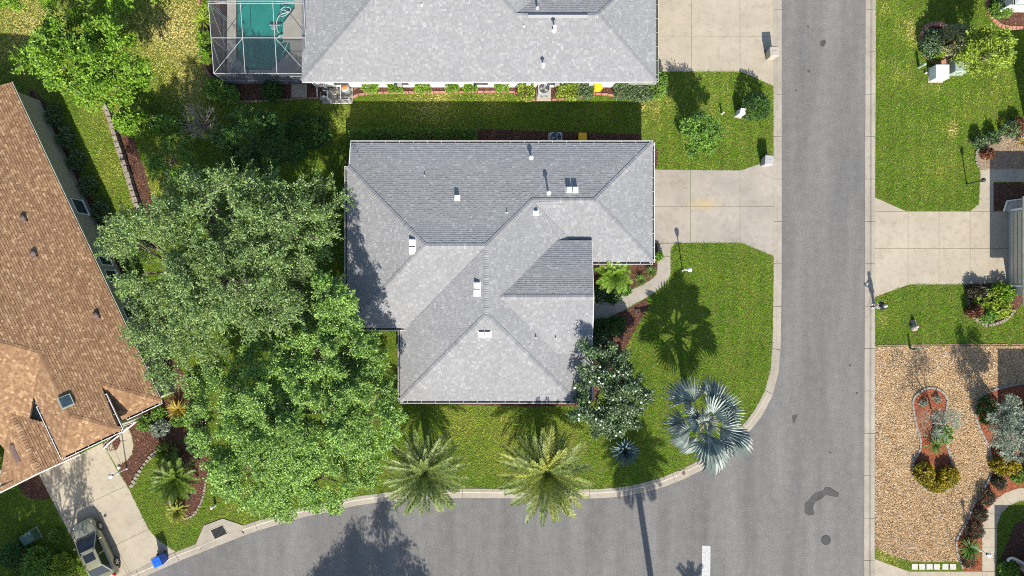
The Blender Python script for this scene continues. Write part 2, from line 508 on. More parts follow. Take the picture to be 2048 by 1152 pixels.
def kerb(label, pairs, step):
    root = structure('kerb', label, W(*pairs[1][0], 0.0))
    A = [W(*a)[:2] for a, b in pairs]; B = [W(*b)[:2] for a, b in pairs]
    seg = [math.dist(A[i], A[i + 1]) for i in range(len(A) - 1)]
    cum = [0]
    for s in seg: cum.append(cum[-1] + s)
    def at(d):
        for i in range(len(seg)):
            if d <= cum[i + 1] or i == len(seg) - 1:
                t = (d - cum[i]) / seg[i]
                return (Vector(A[i]).lerp(Vector(A[i + 1]), t), Vector(B[i]).lerp(Vector(B[i + 1]), t))
    d = 0.0
    while d < cum[-1] - 0.3:
        e = min(d + step, cum[-1])
        ds = sorted([d + 0.014, e - 0.014] + [c for c in cum if d + 0.05 < c < e - 0.05])
        prof = [(0.0, 0.105), (0.36, 0.118), (0.47, 0.062), (0.50, 0.032), (0.54, 0.036), (0.97, 0.026), (1.0, 0.022)]
        vs, fs = [], []
        for q in ds:
            a, b = at(q)
            for f, z in prof:
                p = a.lerp(b, f); vs.append((p.x, p.y, z))
            vs.append((b.x, b.y, -0.03)); vs.append((a.x, a.y, -0.03))
        m = len(prof) + 2
        for i in range(len(ds) - 1):
            for k in range(m):
                fs.append((i * m + k, i * m + (k + 1) % m, (i + 1) * m + (k + 1) % m, (i + 1) * m + k))
        fs.append(tuple(range(m))); fs.append(tuple(range((len(ds) - 1) * m, len(ds) * m))[::-1])
        me = MB().add(vs, fs)
        o = obj('kerb_stone', me, M['kerb'], root)
        bm = bmesh.new(); bm.from_mesh(o.data); bmesh.ops.recalc_face_normals(bm, faces=bm.faces); bm.to_mesh(o.data); bm.free()
        d = e
    return root
kerb('pale concrete kerb and gutter curving round the corner lawn', KERB_W, 3.05)
kerb('straight pale concrete kerb along the east side of the road', KERB_E, 3.05)

# storm drain inlet set into the kerb
inl = thing('storm_drain', 'square iron drain grate set in a flared concrete kerb inlet', 'drain', W(440, 1060, 0))
def pz(pts): return [W(x, y, z) for x, y, z in pts]
io = [(392, 1088), (408, 1051), (446, 1037), (487, 1051)]
ii = [(404, 1088), (419, 1058), (444, 1048), (482, 1061)]
for k in range(3):
    poly = [W(*io[k]), W(*io[k + 1]), W(*ii[k + 1]), W(*ii[k])]
    obj('curb_block', MB().prism([tuple(p[:2]) for p in poly], 0.0, 0.135), M['kerb'], inl)
obj('apron', MB().add(pz([(404, 1088, .112), (419, 1058, .105), (444, 1048, .105), (482, 1061, .112), (489, 1070, .10), (399, 1105, .10)]), [(0, 5, 4, 3, 2, 1)]), M['kerb'], inl)
gc = [(422, 1061), (445, 1051), (454, 1067), (430, 1078)]
obj('grate_frame', MB().prism([tuple(W(x, y)[:2]) for x, y in [(419, 1060), (446, 1048), (457, 1068), (429, 1081)]], 0.02, 0.118), M['concrete'], inl)
obj('grate_pit', MB().prism([tuple(W(x, y)[:2]) for x, y in gc], 0.03, 0.122), M['black'], inl)
gw = [W(x, y, 0.132) for x, y in gc]
gb = MB()
for k in range(13):
    t = (k + 0.5) / 13
    for s in (0, 1):
        # diagonal lattice bars
        u = t * 2
        def q(a, b): return gw[0].lerp(gw[1], a).lerp(gw[3].lerp(gw[2], a), b)
        if u <= 1: a, b = q(u, 0), q(0, u)
        else: a, b = q(1, u - 1), q(u - 1, 1)
        if s:
            if u <= 1: a, b = q(1 - u, 0), q(1, u)
            else: a, b = q(0, u - 1), q(2 - u, 1)
        gb.cyl(a, b, 0.011, n=4)
obj('grate_bars', gb, M['iron'], inl)
EXCL.append([tuple(W(x, y)[:2]) for x, y in [(390, 1092), (404, 1049), (446, 1033), (490, 1050), (500, 1075)]])

# driveways and paths
slabs('driveway', [(1307, 339), (1481, 341), (1525, 326), (1547, 318), (1547, 512), (1481, 485), (1307, 486)],
      [((1381, 0), (1381, 900)), ((1480, 0), (1480, 900)), ((900, 412), (1700, 413))], M['concrete_grey'], label='grey concrete driveway of the middle house')
slabs('driveway', [(1300, -300), (1547, -300), (1547, 172), (1481, 143), (1313, 143)],
      [((1383, -400), (1383, 900)), ((1480, -400), (1480, 900)), ((900, 71), (1700, 73)), ((900, -77), (1700, -77))], M['concrete'], label='pale concrete driveway of the northern house')
slabs('driveway', [(1750, 395), (1811, 422), (1941, 422), (1958, 408), (1961, 340), (1986, 338), (2060, 338), (2060, 364), (1988, 364), (1988, 422), (2060, 422), (2060, 568), (1820, 569), (1798, 576), (1756, 592), (1750, 594)],
      [((1816, 300), (1816, 800)), ((1878, 300), (1878, 800)), ((1940, 300), (1940, 800)), ((1500, 497), (2200, 497)), ((1500, 423), (2200, 423))], M['concrete'], label='cream concrete driveway across the road')
slabs('driveway', [(77, 948), (205, 886), (233, 938), (258, 978), (297, 1058), (316, 1080), (351, 1103), (260, 1145), (195, 1175)],
      [((185, 1008), (263, 1151)), ((130, 1028), (250, 973)), ((230, 1091), (298, 1058)), ((185, 1008), (130, 897))], M['concrete'], label='cream concrete driveway with the parked car')
slabs('driveway', [(1749, 1118), (1818, 1143), (1964, 1143), (1992, 1143), (1992, 1420), (1749, 1420)],
      [((1818, 1000), (1818, 1500)), ((1900, 1000), (1900, 1500)), ((1964, 1000), (1964, 1500))], M['concrete'], label='pale driveway edge below the gravel yard')
slabs('walkway', [(1315, 487), (1315, 535), (1312, 550), (1299, 562), (1255, 584), (1237, 595), (1215, 602), (1186, 605), (1186, 652), (1225, 632), (1255, 616), (1300, 591), (1322, 576), (1334, 563), (1341, 549), (1341, 500), (1349, 487)],
      [((1200, 513), (1400, 513)), ((1237, 595), (1255, 616))], M['concrete_grey'], label='curving grey front path to the entry')
slabs('walkway', [(236, 858), (254, 851), (263, 870), (267, 890), (264, 908), (255, 920), (243, 928), (235, 936), (206, 888)],
      [((230, 900), (243, 930))], M['concrete'], label='short curved path beside the brown roofed house')
slabs('walkway', [(1964, 1142), (1964, 1070), (1965, 1040), (1974, 1018), (1990, 1000), (2010, 986), (2035, 977), (2075, 974), (2075, 1001), (2040, 1002), (2018, 1011), (2002, 1028), (1994, 1050), (1992, 1142)],
      [((1900, 1094), (2100, 1094)), ((1900, 1055), (2100, 1060)), ((1960, 1020), (2010, 1035)), ((2000, 970), (2020, 1010))], M['concrete'], label='narrow path bending beside the bronze shrubs')
slabs('concrete_pad', [(583, 169), (614, 169), (614, 195), (583, 195)], [], M['concrete'], z=0.14, label='small pale pad outside the pool screen door')

# road marks and repairs
def flat(name, pts, mat, z, label=None, cat=None):
    o = obj(name, MB().prism([tuple(W(x, y, 0)[:2]) for x, y in pts], 0.001, z), mat)
    return tag(o, label, cat, None, None if cat else 'structure')
flat('stop_line', [(1404, 1091), (1421, 1092), (1420, 1190), (1403, 1190)], M['paint'], 0.006)
flat('road_patch', [(1622, 994), (1630, 985), (1646, 981), (1650, 974), (1659, 974), (1679, 986), (1677, 993), (1670, 994), (1652, 990), (1640, 1000), (1630, 1004), (1626, 1014), (1629, 1029), (1616, 1031), (1609, 1026), (1609, 1008)], M['patch'], 0.005)
flat('road_patch', [(1584, 831), (1596, 829), (1593, 836), (1588, 849), (1585, 842)], M['patch'], 0.005)
flat('road_patch', [(1641, 82), (1650, 79), (1652, 86), (1647, 94), (1641, 91)], M['patch'], 0.005)
for sx_, sy_, sr_ in ((1616, 53, 3), (1618, 142, 4), (1592, 181, 3), (1700, 731, 3), (1714, 786, 3), (1660, 905, 2.5)):
    flat('road_patch', [(sx_ + sr_ * math.cos(k * .9) * R.uniform(.6, 1.1), sy_ + sr_ * math.sin(k * .9) * R.uniform(.6, 1.1)) for k in range(7)], M['patch'], 0.004)
mh = thing('manhole_cover', 'round dark iron manhole cover in the asphalt', 'manhole cover', W(1652, 1080, 0))
mc = W(1652, 1080, 0)
obj('ring', MB().cyl((mc.x, mc.y, 0), (mc.x, mc.y, 0.006), 0.36, n=28), M['dark_metal'], mh)
obj('lid', MB().cyl((mc.x, mc.y, 0.004), (mc.x, mc.y, 0.012), 0.31, n=28), M['iron'], mh)
for px, py, nm, lb in ((1367, 946, 'water_meter_box', 'cream water meter box with a round dark lid by the kerb'),):
    c = W(px, py)
    t = thing(nm, lb, 'meter box', c)
    obj('frame', MB().box((c.x, c.y, c.z + 0.02), (0.58, 0.46, 0.06), rad(20)), M['concrete'], t)
    obj('lid', MB().cyl((c.x, c.y, c.z + 0.05), (c.x, c.y, c.z + 0.062), 0.14, n=16), M['brown_metal'], t)
    EXCL.append([(c.x - .3, c.y - .3), (c.x + .3, c.y - .3), (c.x + .3, c.y + .3), (c.x - .3, c.y + .3)])

# ------------------------------------------------------------------ planting beds
BEDS = []
def bed(name, px, mat, chip, label=None, smooth=True, z=0.10, density=330, size=(0.10, 0.03)):
    pts = smooth_path(px, 5, True) if smooth else px
    poly = [tuple(W(x, y)[:2]) for x, y in pts]
    o = sheet(name, poly, mat, z)
    if label: o['label'] = label
    BEDS.append((poly, chip, z, density, size))
    return poly
M_ = M['mulch_base']
bed('mulch_bed', [(1186, 512), (1306, 520), (1306, 290), (1316, 300), (1314, 336), (1306, 339), (1307, 487), (1315, 489), (1315, 535), (1311, 550), (1298, 561), (1255, 582), (1237, 593), (1214, 600), (1186, 603)], M_, 'mulch', smooth=False)
bed('mulch_bed', [(1160, 668), (1186, 652), (1225, 634), (1255, 618), (1292, 598), (1298, 612), (1282, 640), (1262, 676), (1246, 705), (1225, 745), (1190, 800), (1150, 815), (1130, 800), (1140, 730)], M_, 'mulch', smooth=False)
bed('mulch_bed', [(800, 790), (1140, 790), (1140, 812), (1060, 813), (970, 812), (900, 808), (800, 808)], M_, 'mulch', smooth=False)
bed('mulch_bed', [(700, 262), (960, 258), (1280, 268), (1290, 300), (700, 300)], M_, 'mulch', smooth=False)
bed('mulch_bed', [(420, 160), (1312, 155), (1322, 180), (1290, 198), (1240, 195), (1190, 189), (1150, 196), (1090, 200), (1045, 199), (1033, 189), (1018, 185), (760, 186), (722, 189), (706, 195), (640, 196), (612, 198), (560, 200), (500, 203), (440, 203)], M_, 'mulch', smooth=False)
bed('mulch_bed', [(392, -40), (402, 30), (402, 70), (399, 100), (408, 135), (428, 162), (462, 170), (456, -40)], M_, 'mulch', smooth=False)
bed('mulch_bed', [(205, 886), (238, 868), (241, 885), (234, 899), (221, 904), (210, 897)], M_, 'mulch', smooth=False)
bed('mulch_bed', [(238, 850), (326, 800), (385, 770), (402, 800), (412, 850), (402, 872), (345, 888), (310, 905), (286, 930), (268, 962), (256, 974), (246, 955), (236, 938), (244, 928), (256, 920), (265, 908), (268, 890), (264, 870), (255, 851)], M_, 'mulch', smooth=False)
bed('mulch_bed', [(330, 905), (360, 885), (400, 885), (420, 920), (413, 960), (407, 990), (398, 1014), (384, 1032), (362, 1041), (345, 1035), (335, 1015), (325, 960)], M_, 'mulch')
bed('mulch_bed', [(238, 232), (262, 262), (290, 340), (312, 432), (308, 470), (290, 440), (272, 380), (248, 300), (228, 246)], M_, 'mulch', smooth=False)
bed('mulch_bed', [(60, 175), (88, 200), (140, 310), (175, 380), (215, 460), (290, 620), (380, 770), (360, 790), (300, 760), (200, 560), (60, 260)], M_, 'mulch', smooth=False)
bed('mulch_bed', [(36, 968), (77, 948), (102, 996), (70, 1000), (48, 990)], M_, 'mulch', smooth=False)
bed('mulch_bed', [(1974, -60), (1974, 0), (1980, 28), (1996, 48), (2020, 56), (2080, 56), (2080, -60)], M_, 'mulch', smooth=False)
bed('mulch_bed', [(1940, 568), (2060, 568), (2050, 596), (2036, 616), (2018, 634), (1996, 646), (1972, 650), (1950, 638), (1938, 616), (1934, 590)], M_, 'mulch')
ring = bed('mulch_bed', [(1842, 82), (1846, 62), (1858, 50), (1876, 48), (1896, 56), (1904, 84), (1900, 112), (1884, 126), (1866, 122), (1850, 106)], M_, 'mulch')
bed('mulch_bed', [(1996, 1152), (2000, 1120), (2012, 1090), (2024, 1060), (2040, 1042), (2080, 1038), (2080, 1180), (1996, 1180)], M_, 'mulch')
tree_ring = bed('mulch_bed', [(266, 140), (272, 126), (284, 124), (293, 134), (292, 148), (282, 155), (270, 152)], M['sand_base'], 'sand')
bed('red_mulch_bed', [(1826, 800), (1838, 785), (1857, 776), (1880, 781), (1893, 797), (1892, 818), (1886, 850), (1890, 880), (1896, 900), (1904, 930), (1914, 955), (1905, 972), (1888, 981), (1862, 984), (1838, 968), (1824, 946), (1826, 924), (1839, 900), (1840, 879), (1832, 850), (1827, 825)], M['mulch_red_base'], 'mulch_red')
BR = [(2120, 762), (2050, 766), (2010, 774), (1978, 783), (1958, 798), (1950, 815), (1951, 835), (1960, 860), (1974, 888), (1981, 910), (1985, 934), (1978, 956), (1965, 980), (1946, 1010), (1935, 1040), (1918, 1068), (1912, 1085), (1914, 1105), (1921, 1125), (1927, 1142)]
BRs = smooth_path(BR, 5)
bed('red_mulch_bed', BRs + [(1964, 1142), (1964, 1070), (1966, 1040), (1975, 1018), (1991, 1000), (2011, 985), (2036, 976), (2120, 973)], M['mulch_red_base'], 'mulch_red', smooth=False)
bed('sandy_bed', [(1952, 325), (1954, 302), (1966, 289), (1984, 281), (2008, 272), (2024, 262), (2036, 245), (2080, 240), (2080, 337), (1960, 339)], M['sand_base'], 'sand', smooth=False)
bed('gravel_yard', [(1750, 693), (2120, 691), (2120, 762)] + BRs[1:-2] + [(1921, 1123), (1828, 1124), (1790, 1113), (1750, 1096)], M['gravel_base'], 'gravel', smooth=False, z=0.096, density=300, size=(0.085, 0.05))

# edging rows
def edging(name, label, px, width, z, step, mat, closed=False, smooth=True, jit=0.0, group=None, cat='edging'):
    path = [W(x, y)[:2] for x, y in (smooth_path(px, 5, closed) if smooth else px)]
    root = thing(name, label, cat, (path[0][0], path[0][1], 0), group)
    for x, y, a in walk(path, step, closed, step / 2):
        b = MB().box((x, y, z / 2), (step * (0.965 - R.random() * jit), width * (1 + R.uniform(-jit, jit)), z * (1 + R.uniform(-jit, jit) * 0.6)), a + R.uniform(-jit, jit) * 0.5, 0.92)
        obj('block', b, mat, root)
    return root
edging('bed_edging', 'grey concrete edging round the keyhole shaped red mulch island', [(1826, 800), (1838, 785), (1857, 776), (1880, 781), (1893, 797), (1892, 818), (1886, 850), (1890, 880), (1896, 900), (1904, 930), (1914, 955), (1905, 972), (1888, 981), (1862, 984), (1838, 968), (1824, 946), (1826, 924), (1839, 900), (1840, 879), (1832, 850), (1827, 825)], 0.13, 0.18, 0.40, M['edging'], True)
edging('bed_edging', 'wavy grey concrete edging between the gravel yard and the house bed', BR, 0.14, 0.18, 0.42, M['edging'])
edging('bed_edging', 'terracotta edging below the boxed shrubs of the northern house', [(706, 195), (722, 189), (760, 186), (860, 185), (1018, 184), (1033, 189), (1045, 198), (1072, 201)], 0.17, 0.16, 0.45, M['pink_edging'])
edging('bed_edging', 'terracotta edging right of the air conditioner by the yellow bin', [(1104, 200), (1150, 196), (1190, 188), (1240, 193)], 0.17, 0.16, 0.45, M['pink_edging'])
edging('bed_edging', 'brown edging below the pool cage shrubs', [(440, 202), (500, 203), (560, 200), (612, 197), (640, 196)], 0.14, 0.15, 0.45, M['brown_edging'])
edging('bed_edging', 'pinkish edging left of the pool cage', [(394, -20), (404, 30), (404, 60), (399, 95), (408, 130), (424, 158)], 0.17, 0.15, 0.45, M['pink_edging'])
edging('bed_edging', 'broad brick ring round the bed behind the white cabinet', [(1842, 82), (1846, 62), (1858, 50), (1876, 48), (1896, 56), (1904, 84), (1900, 112), (1884, 126), (1866, 122), (1850, 106)], 0.36, 0.15, 0.24, M['brick_pink'], True, jit=0.08)
edging('bed_edging', 'brick edging round the dark corner bed at the far right house', [(1974, -60), (1974, 0), (1980, 28), (1996, 48), (2020, 56), (2080, 56)], 0.28, 0.15, 0.26, M['brick_pink'], jit=0.08)
edging('bed_edging', 'small pink ring of edging under the bright green tree', [(266, 140), (272, 126), (284, 124), (293, 134), (292, 148), (282, 155), (270, 152)], 0.14, 0.14, 0.28, M['pink_edging'], True)
edging('rock_edging', 'small pale rocks round the planted bed beside the cream driveway', [(1936, 590), (1939, 616), (1950, 638), (1972, 650), (1996, 646), (2018, 634), (2030, 616)], 0.20, 0.20, 0.26, M['rock'], jit=0.3)
edging('rock_edging', 'pale rocks along the sandy bed edge below the big lawn', [(1957, 336), (1952, 322), (1954, 302), (1966, 289), (1984, 281), (2008, 272)], 0.20, 0.18, 0.25, M['rock'], jit=0.3)
edging('rock_edging', 'loose rocks between the lower left mulch bed and lawn', [(262, 975), (270, 960), (288, 930), (312, 904), (346, 887)], 0.24, 0.20, 0.30, M['rock'], jit=0.4)
edging('rock_edging', 'curved rock edging right of the two sagos', [(412, 958), (407, 990), (398, 1014), (384, 1032), (364, 1040)], 0.15, 0.14, 0.24, M['stone'], jit=0.25)
edging('garden_wall', 'low scalloped wall of grey blocks between two back lawns', [(214, 212), (222, 232), (230, 258), (243, 300), (258, 345), (272, 392), (288, 440)], 0.34, 0.55, 0.46, M['stone'], jit=0.12, cat='wall')
sg = 'square stepping stones by the gravel yard'
for k, x in enumerate((1829, 1843.5, 1858.5, 1873, 1890, 1905.5)):
    c = W(x, 1133)
    o = obj('stepping_stone', MB().box((c.x, c.y, 0.09), (0.43, 0.42, 0.09), R.uniform(-.04, .04)), M['white_stone'], at=c)
    tag(o, ('leftmost', 'second from left', 'third from left', 'fourth from left', 'fifth from left', 'rightmost')[k] + ' of the six square white stepping stones below the gravel', 'stepping stone', sg)
    EXCL.append([(c.x - .23, c.y - .23), (c.x + .23, c.y - .23), (c.x + .23, c.y + .23), (c.x - .23, c.y + .23)])
edging('timber_border', 'dark timber border between the lawn and the gravel yard', [(1752, 691), (1850, 690), (1995, 689), (2070, 688)], 0.09, 0.13, 2.4, M['brown_edging'], smooth=False)

# ------------------------------------------------------------------ roofs
class Shingles:
    def __init__(s): s.V, s.F = [], []
    def plane(s, pts, course=0.145, tab=0.21, th=0.011, seed=1):
        rr = random.Random(seed)
        p = [Vector(q) for q in pts]
        n = Vector((0, 0, 0))
        for i in range(len(p)): n += p[i].cross(p[(i + 1) % len(p)])
        n.normalize()
        if n.z < 0: n = -n
        up = Vector((0, 0, 1)); up = (up - n * up.dot(n)).normalized()
        al = n.cross(up)
        o = p[0]
        q = [((x - o).dot(al), (x - o).dot(up)) for x in p]
        s0 = min(b for a, b in q); s1 = max(b for a, b in q)
        def cuts(sv):
            xs = []
            for i in range(len(q)):
                (a, b), (c, d) = q[i], q[(i + 1) % len(q)]
                if (b > sv) != (d > sv): xs.append(a + (c - a) * (sv - b) / (d - b))
            return sorted(xs)
        k = 0
        while s0 + k * course < s1 - 0.02:
            sa, sb = s0 + k * course, min(s0 + (k + 1) * course, s1)
            ca, cb = cuts(sa + 1e-4), cuts(sb - 1e-4)
            if len(ca) != len(cb): ca = cb = cuts((sa + sb) / 2)
            off = rr.random() * tab
            for i in range(0, len(ca) - 1, 2):
                la, ra, lb, rb = ca[i], ca[i + 1], cb[i], cb[i + 1]
                t = min(la, lb) - off
                while t < max(ra, rb):
                    w = tab * rr.uniform(0.55, 1.45)
                    a0, a1 = min(max(t, la), ra), min(max(t + w - 0.006, la), ra)
                    b0, b1 = min(max(t, lb), rb), min(max(t + w - 0.006, lb), rb)
                    t += w
                    if a1 - a0 < 0.012 and b1 - b0 < 0.012: continue
                    h = th * rr.uniform(0.8, 1.5)
                    ex = course * 0.25
                    c0 = o + al * a0 + up * sa; c1 = o + al * a1 + up * sa
                    d0 = o + al * b0 + up * (sb + ex); d1 = o + al * b1 + up * (sb + ex)
                    b_ = len(s.V)
                    s.V += [c0 + n * h, c1 + n * h, d1 + n * 0.002, d0 + n * 0.002, c0 - n * 0.006, c1 - n * 0.006]
                    s.F += [(b_ + 3, b_ + 2, b_ + 1, b_), (b_, b_ + 1, b_ + 5, b_ + 4)]
            k += 1

def caps(S, p0, p1, nl, nr, step=0.15, w=0.17, up=0.05):
    """bent cap shingles from the low end p0 to the high end p1; nl, nr are the two roof normals"""
    p0, p1 = Vector(p0), Vector(p1)
    d = p1 - p0; L = d.length; d.normalize()
    sl = nl.cross(d).normalized(); sr = d.cross(nr).normalized()
    if sl.z > 0: sl = -sl
    if sr.z > 0: sr = -sr
    k = 0
    while k * step < L - 0.02:
        a = p0 + d * (k * step); b = p0 + d * min((k + 1) * step + 0.05, L)
        u0, u1 = Vector((0, 0, up * R.uniform(.85, 1.15))), Vector((0, 0, 0.012))
        c = [a + u0, b + u1, b + sl * w + u1 + nl * 0.008, a + sl * w + u0 * 0.8 + nl * 0.008, a + sr * w + u0 * 0.8 + nr * 0.008, b + sr * w + u1 + nr * 0.008]
        e = [a + sl * w, a, a + sr * w]
        i = len(S.V)
        S.V += c + e
        for f in ((i, i + 1, i + 2, i + 3), (i, i + 4, i + 5, i + 1), (i + 6, i + 7, i, i + 3), (i + 7, i + 8, i + 4, i)):
            q = [S.V[j] for j in f]; nn = (q[1] - q[0]).cross(q[2] - q[0])
            ref = Vector((0, 0, 1)) if f[0] == i else -d
            S.F.append(f if nn.dot(ref) > 0 else f[::-1])
        k += 1

def pn(pl): return Vector((-pl[1], -pl[2], 1)).normalized()
def zp(pl, x, y): return pl[0] + pl[1] * x + pl[2] * y
def p3(pl, xy): return Vector((xy[0], xy[1], zp(pl, *xy)))
def hit(pl, px, py):
    xr, yr = (px - 1024) / F, (576 - py) / F
    k = pl[1] * xr + pl[2] * yr
    z = (pl[0] + k * H) / (1 + k)
    return Vector((xr * (H - z), yr * (H - z), z))

def build_roof(root, planes, ridges, mat, deck, course=0.145, tab=0.18, th=0.016, capstep=0.15, capw=0.19):
    S = Shingles(); D = MB(); C = Shingles()
    for i, (pl, xy) in enumerate(planes):
        pts = [p3(pl, q) for q in xy]
        S.plane(pts, course, tab, th, seed=i + 3)
        n = pn(pl) * 0.012
        dn = [q - n for q in pts]
        lo = [q - Vector((0, 0, 0.14)) for q in pts]
        m = len(pts)
        if area(xy) < 0: dn, lo = dn[::-1], lo[::-1]
        D.add(dn + lo, [tuple(range(m)), tuple(range(2 * m - 1, m - 1, -1))] + [(k, m + k, m + (k + 1) % m, (k + 1) % m) for k in range(m)])
    for a, b, na, nb in ridges:
        if b.z < a.z: a, b = b, a
        caps(C, a, b, na, nb, capstep, capw)
    r = obj('roof', D, deck, root)
    npobj('shingles', S.V, S.F, mat, root, 'stuff')
    npobj('ridge_caps', C.V, C.F, mat, root, 'stuff')
    return r

def gutter(root, a, b, out, mat, straps=0.95, dark=None, w=0.13):
    """open gutter along the eave from a to b, `out` = horizontal outward direction"""
    a, b, out = Vector(a), Vector(b), Vector(out)
    d = (b - a); L = d.length; d.normalize(); zz = Vector((0, 0, 1))
    def bar(mb, o0, o1, z0, z1, s=0.0, e=None):
        e = L if e is None else e
        vs = []
        for t in (s, e):
            for o, z in ((o0, z0), (o1, z0), (o1, z1), (o0, z1)):
                vs.append(a + d * t + out * o + zz * z)
        mb.add(vs, [(3, 2, 1, 0), (4, 5, 6, 7), (0, 1, 5, 4), (1, 2, 6, 5), (2, 3, 7, 6), (3, 0, 4, 7)])
    mb = MB()
    bar(mb, w, w + 0.032, -0.13, 0.0); bar(mb, 0.0, w, -0.13, -0.115)
    bar(mb, -0.02, w + 0.045, -0.13, 0.0, -0.02, 0.0); bar(mb, -0.02, w + 0.045, -0.13, 0.0, L, L + 0.02)
    t = straps * 0.5
    while t < L:
        bar(mb, 0.0, w, -0.02, -0.006, t - 0.009, t + 0.009); t += straps
    g = obj('gutter', mb, mat, root)
    md = MB(); bar(md, 0.0, w, -0.114, -0.10, 0.01, L - 0.01)
    obj('gutter_bed', md, M['gutter_dark'], g)
    return g

def slope_at(pl, px, py):
    p = hit(pl, px, py)
    return p, pn(pl)

def box_vent(root, pl, px, py, w=0.30, d=0.33, h=0.26, mat='white'):
    p, n = slope_at(pl, px, py)
    mb = MB().box((p.x, p.y, p.z + h / 2 - 0.08), (w, d, h + 0.16), 0, 0.97)
    o = bevel(obj('roof_vent', mb, M[mat], root), 0.015)
    obj('vent_flange', plate(p, n, w + 0.12, d + 0.12), M[mat], o)
    return o

def plate(p, n, w, d):
    u = Vector((1, 0, 0)); u = (u - n * u.dot(n)).normalized(); v = n.cross(u)
    q = p + n * 0.02
    return MB().add([q - u * w / 2 - v * d / 2, q + u * w / 2 - v * d / 2, q + u * w / 2 + v * d / 2, q - u * w / 2 + v * d / 2], [(0, 1, 2, 3)])

def pipe_vent(root, pl, px, py, h, r=0.10, cap=True, mat='white'):
    p, n = slope_at(pl, px, py)
    # px, py marks the head; slide the foot inwards so that the head lands there
    k = (H - p.z - h) / (H - p.z)
    p = p3(pl, (p.x * k, p.y * k))
    mb = MB().cyl(p - Vector((0, 0, .1)), p + Vector((0, 0, h)), r * (0.55 if cap else 1.0), n=12)
    mb.cyl(p - Vector((0, 0, .05)), p + Vector((0, 0, .10)), r * 1.5, r * 0.6, n=12)
    o = obj('vent_pipe', mb, M[mat], root)
    if cap:
        obj('vent_cap', MB().lathe((p.x, p.y, p.z + h), [(r * .9, -.10), (r * 1.25, -.06), (r * 1.25, 0.0), (r * .7, .06), (r * 0.1, .085)], 14), M[mat], o)
    return o

# ---- the middle house (grey roof, fully in view)
s = 0.29; z0 = 2.7
house = thing('house', 'grey shingled L shaped house on the corner lot in the middle', 'house', (0, 0, 0))
YN = 290 / F * (H - z0); XE = 160 / F * (H - z0)
pN = (z0 + s * YN, 0, -s)
zr = hit(pN, 910, 492).z; YR = hit(pN, 910, 492).y
pE = (z0 + s * XE, -s, 0)
XR = XE - (zr - z0) / s
XA = (850 - 1024) / F * (H - zr)
pW = (zr - s * XA, s, 0); pSw = (zr - s * YR, 0, s); pWb = (zr - s * XR, s, 0)
YS = (576 - 630) / F * (H - zr); pS = (zr - s * YS, 0, s)
zeW = hit(pW, 694, 500).z; XWe = (zeW - pW[0]) / s; YSw = (zeW - pSw[0]) / s; YNW = YN - (zeW - z0) / s
zeS = hit(pS, 970, 802).z; XWb = (zeS - pWb[0]) / s; YSe = (zeS - pS[0]) / s; Xc = XE - (zeS - z0) / s
Xr0 = (702 - 1024) / F * (H - z0); XGe = (1305 - 1024) / F * (H - z0)
YGs = (576 - 524) / F * (H - z0); YG = (YN + YGs) / 2; zg = z0 + s * (YN - YG)
pSg = (z0 - s * YGs, 0, s); pEg = (z0 + s * XGe, -s, 0)
XG1 = XGe - (YN - YG); XG0 = XE - (zg - z0) / s
Xv = (zeW - pWb[0]) / s
hg = hit(pE, 1000, 594.5); zgr = hg.z; Yg = hg.y; X0 = hg.x
pGn = (zgr + s * Yg, 0, -s); pGs = (zgr - s * Yg, 0, s)
Y1 = hit(pGn, 1150, 481).y; ze1 = zgr - s * (Y1 - Yg); Y2 = 2 * Yg - Y1
Xend = (1187 - 1024) / F * (H - zgr); Xv1 = XE - (ze1 - z0) / s
planes = [(pN, [(Xr0, YN), (XGe, YN), (XG1, YG), (XG0, YG), (XR, YR), (XA, YR), (XWe, YNW), (Xr0, YNW)]),
          (pE, [(XR, YR), (XG0, YG), (XE, YGs), (XE, YSe), (Xc, YSe), (XR, YS)]),
          (pW, [(XWe, YNW), (XA, YR), (XWe, YSw)]),
          (pSw, [(XA, YR), (XR, YR), (Xv, YSw), (XWe, YSw)]),
          (pWb, [(XR, YR), (XR, YS), (XWb, YSe), (XWb, YSw), (Xv, YSw)]),
          (pS, [(XWb, YSe), (Xc, YSe), (XR, YS)]),
          (pSg, [(XG0, YG), (XG1, YG), (XGe, YGs), (XE, YGs)]),
          (pEg, [(XGe, YN), (XG1, YG), (XGe, YGs)]),
          (pGn, [(X0, Yg), (Xend, Yg), (Xend, Y1), (Xv1, Y1)]),
          (pGs, [(X0, Yg), (Xend, Yg), (Xend, Y2), (Xv1, Y2)])]
def rg(a, b, pa, pb): return (a, b, pn(pa), pn(pb))
ridges = [rg(p3(pN, (XWe, YNW)), p3(pN, (XA, YR)), pN, pW), rg(p3(pN, (XA, YR)), p3(pN, (XR, YR)), pN, pSw),
          rg(p3(pN, (XG0, YG)), p3(pN, (XR, YR)), pN, pE), rg(p3(pN, (XG0, YG)), p3(pN, (XG1, YG)), pN, pSg),
          rg(p3(pN, (XGe, YN)), p3(pN, (XG1, YG)), pN, pEg), rg(p3(pSg, (XGe, YGs)), p3(pSg, (XG1, YG)), pSg, pEg),
          rg(p3(pW, (XWe, YSw)), p3(pW, (XA, YR)), pW, pSw), rg(p3(pE, (XR, YR)), p3(pE, (XR, YS)), pE, pWb),
          rg(p3(pS, (XWb, YSe)), p3(pS, (XR, YS)), pS, pWb), rg(p3(pS, (Xc, YSe)), p3(pS, (XR, YS)), pS, pE),
          rg(p3(pGn, (X0, Yg)), p3(pGn, (Xend, Yg)), pGn, pGs)]
build_roof(house, planes, ridges, M['roof_grey'], M['deck_grey'])
wl = 0.45
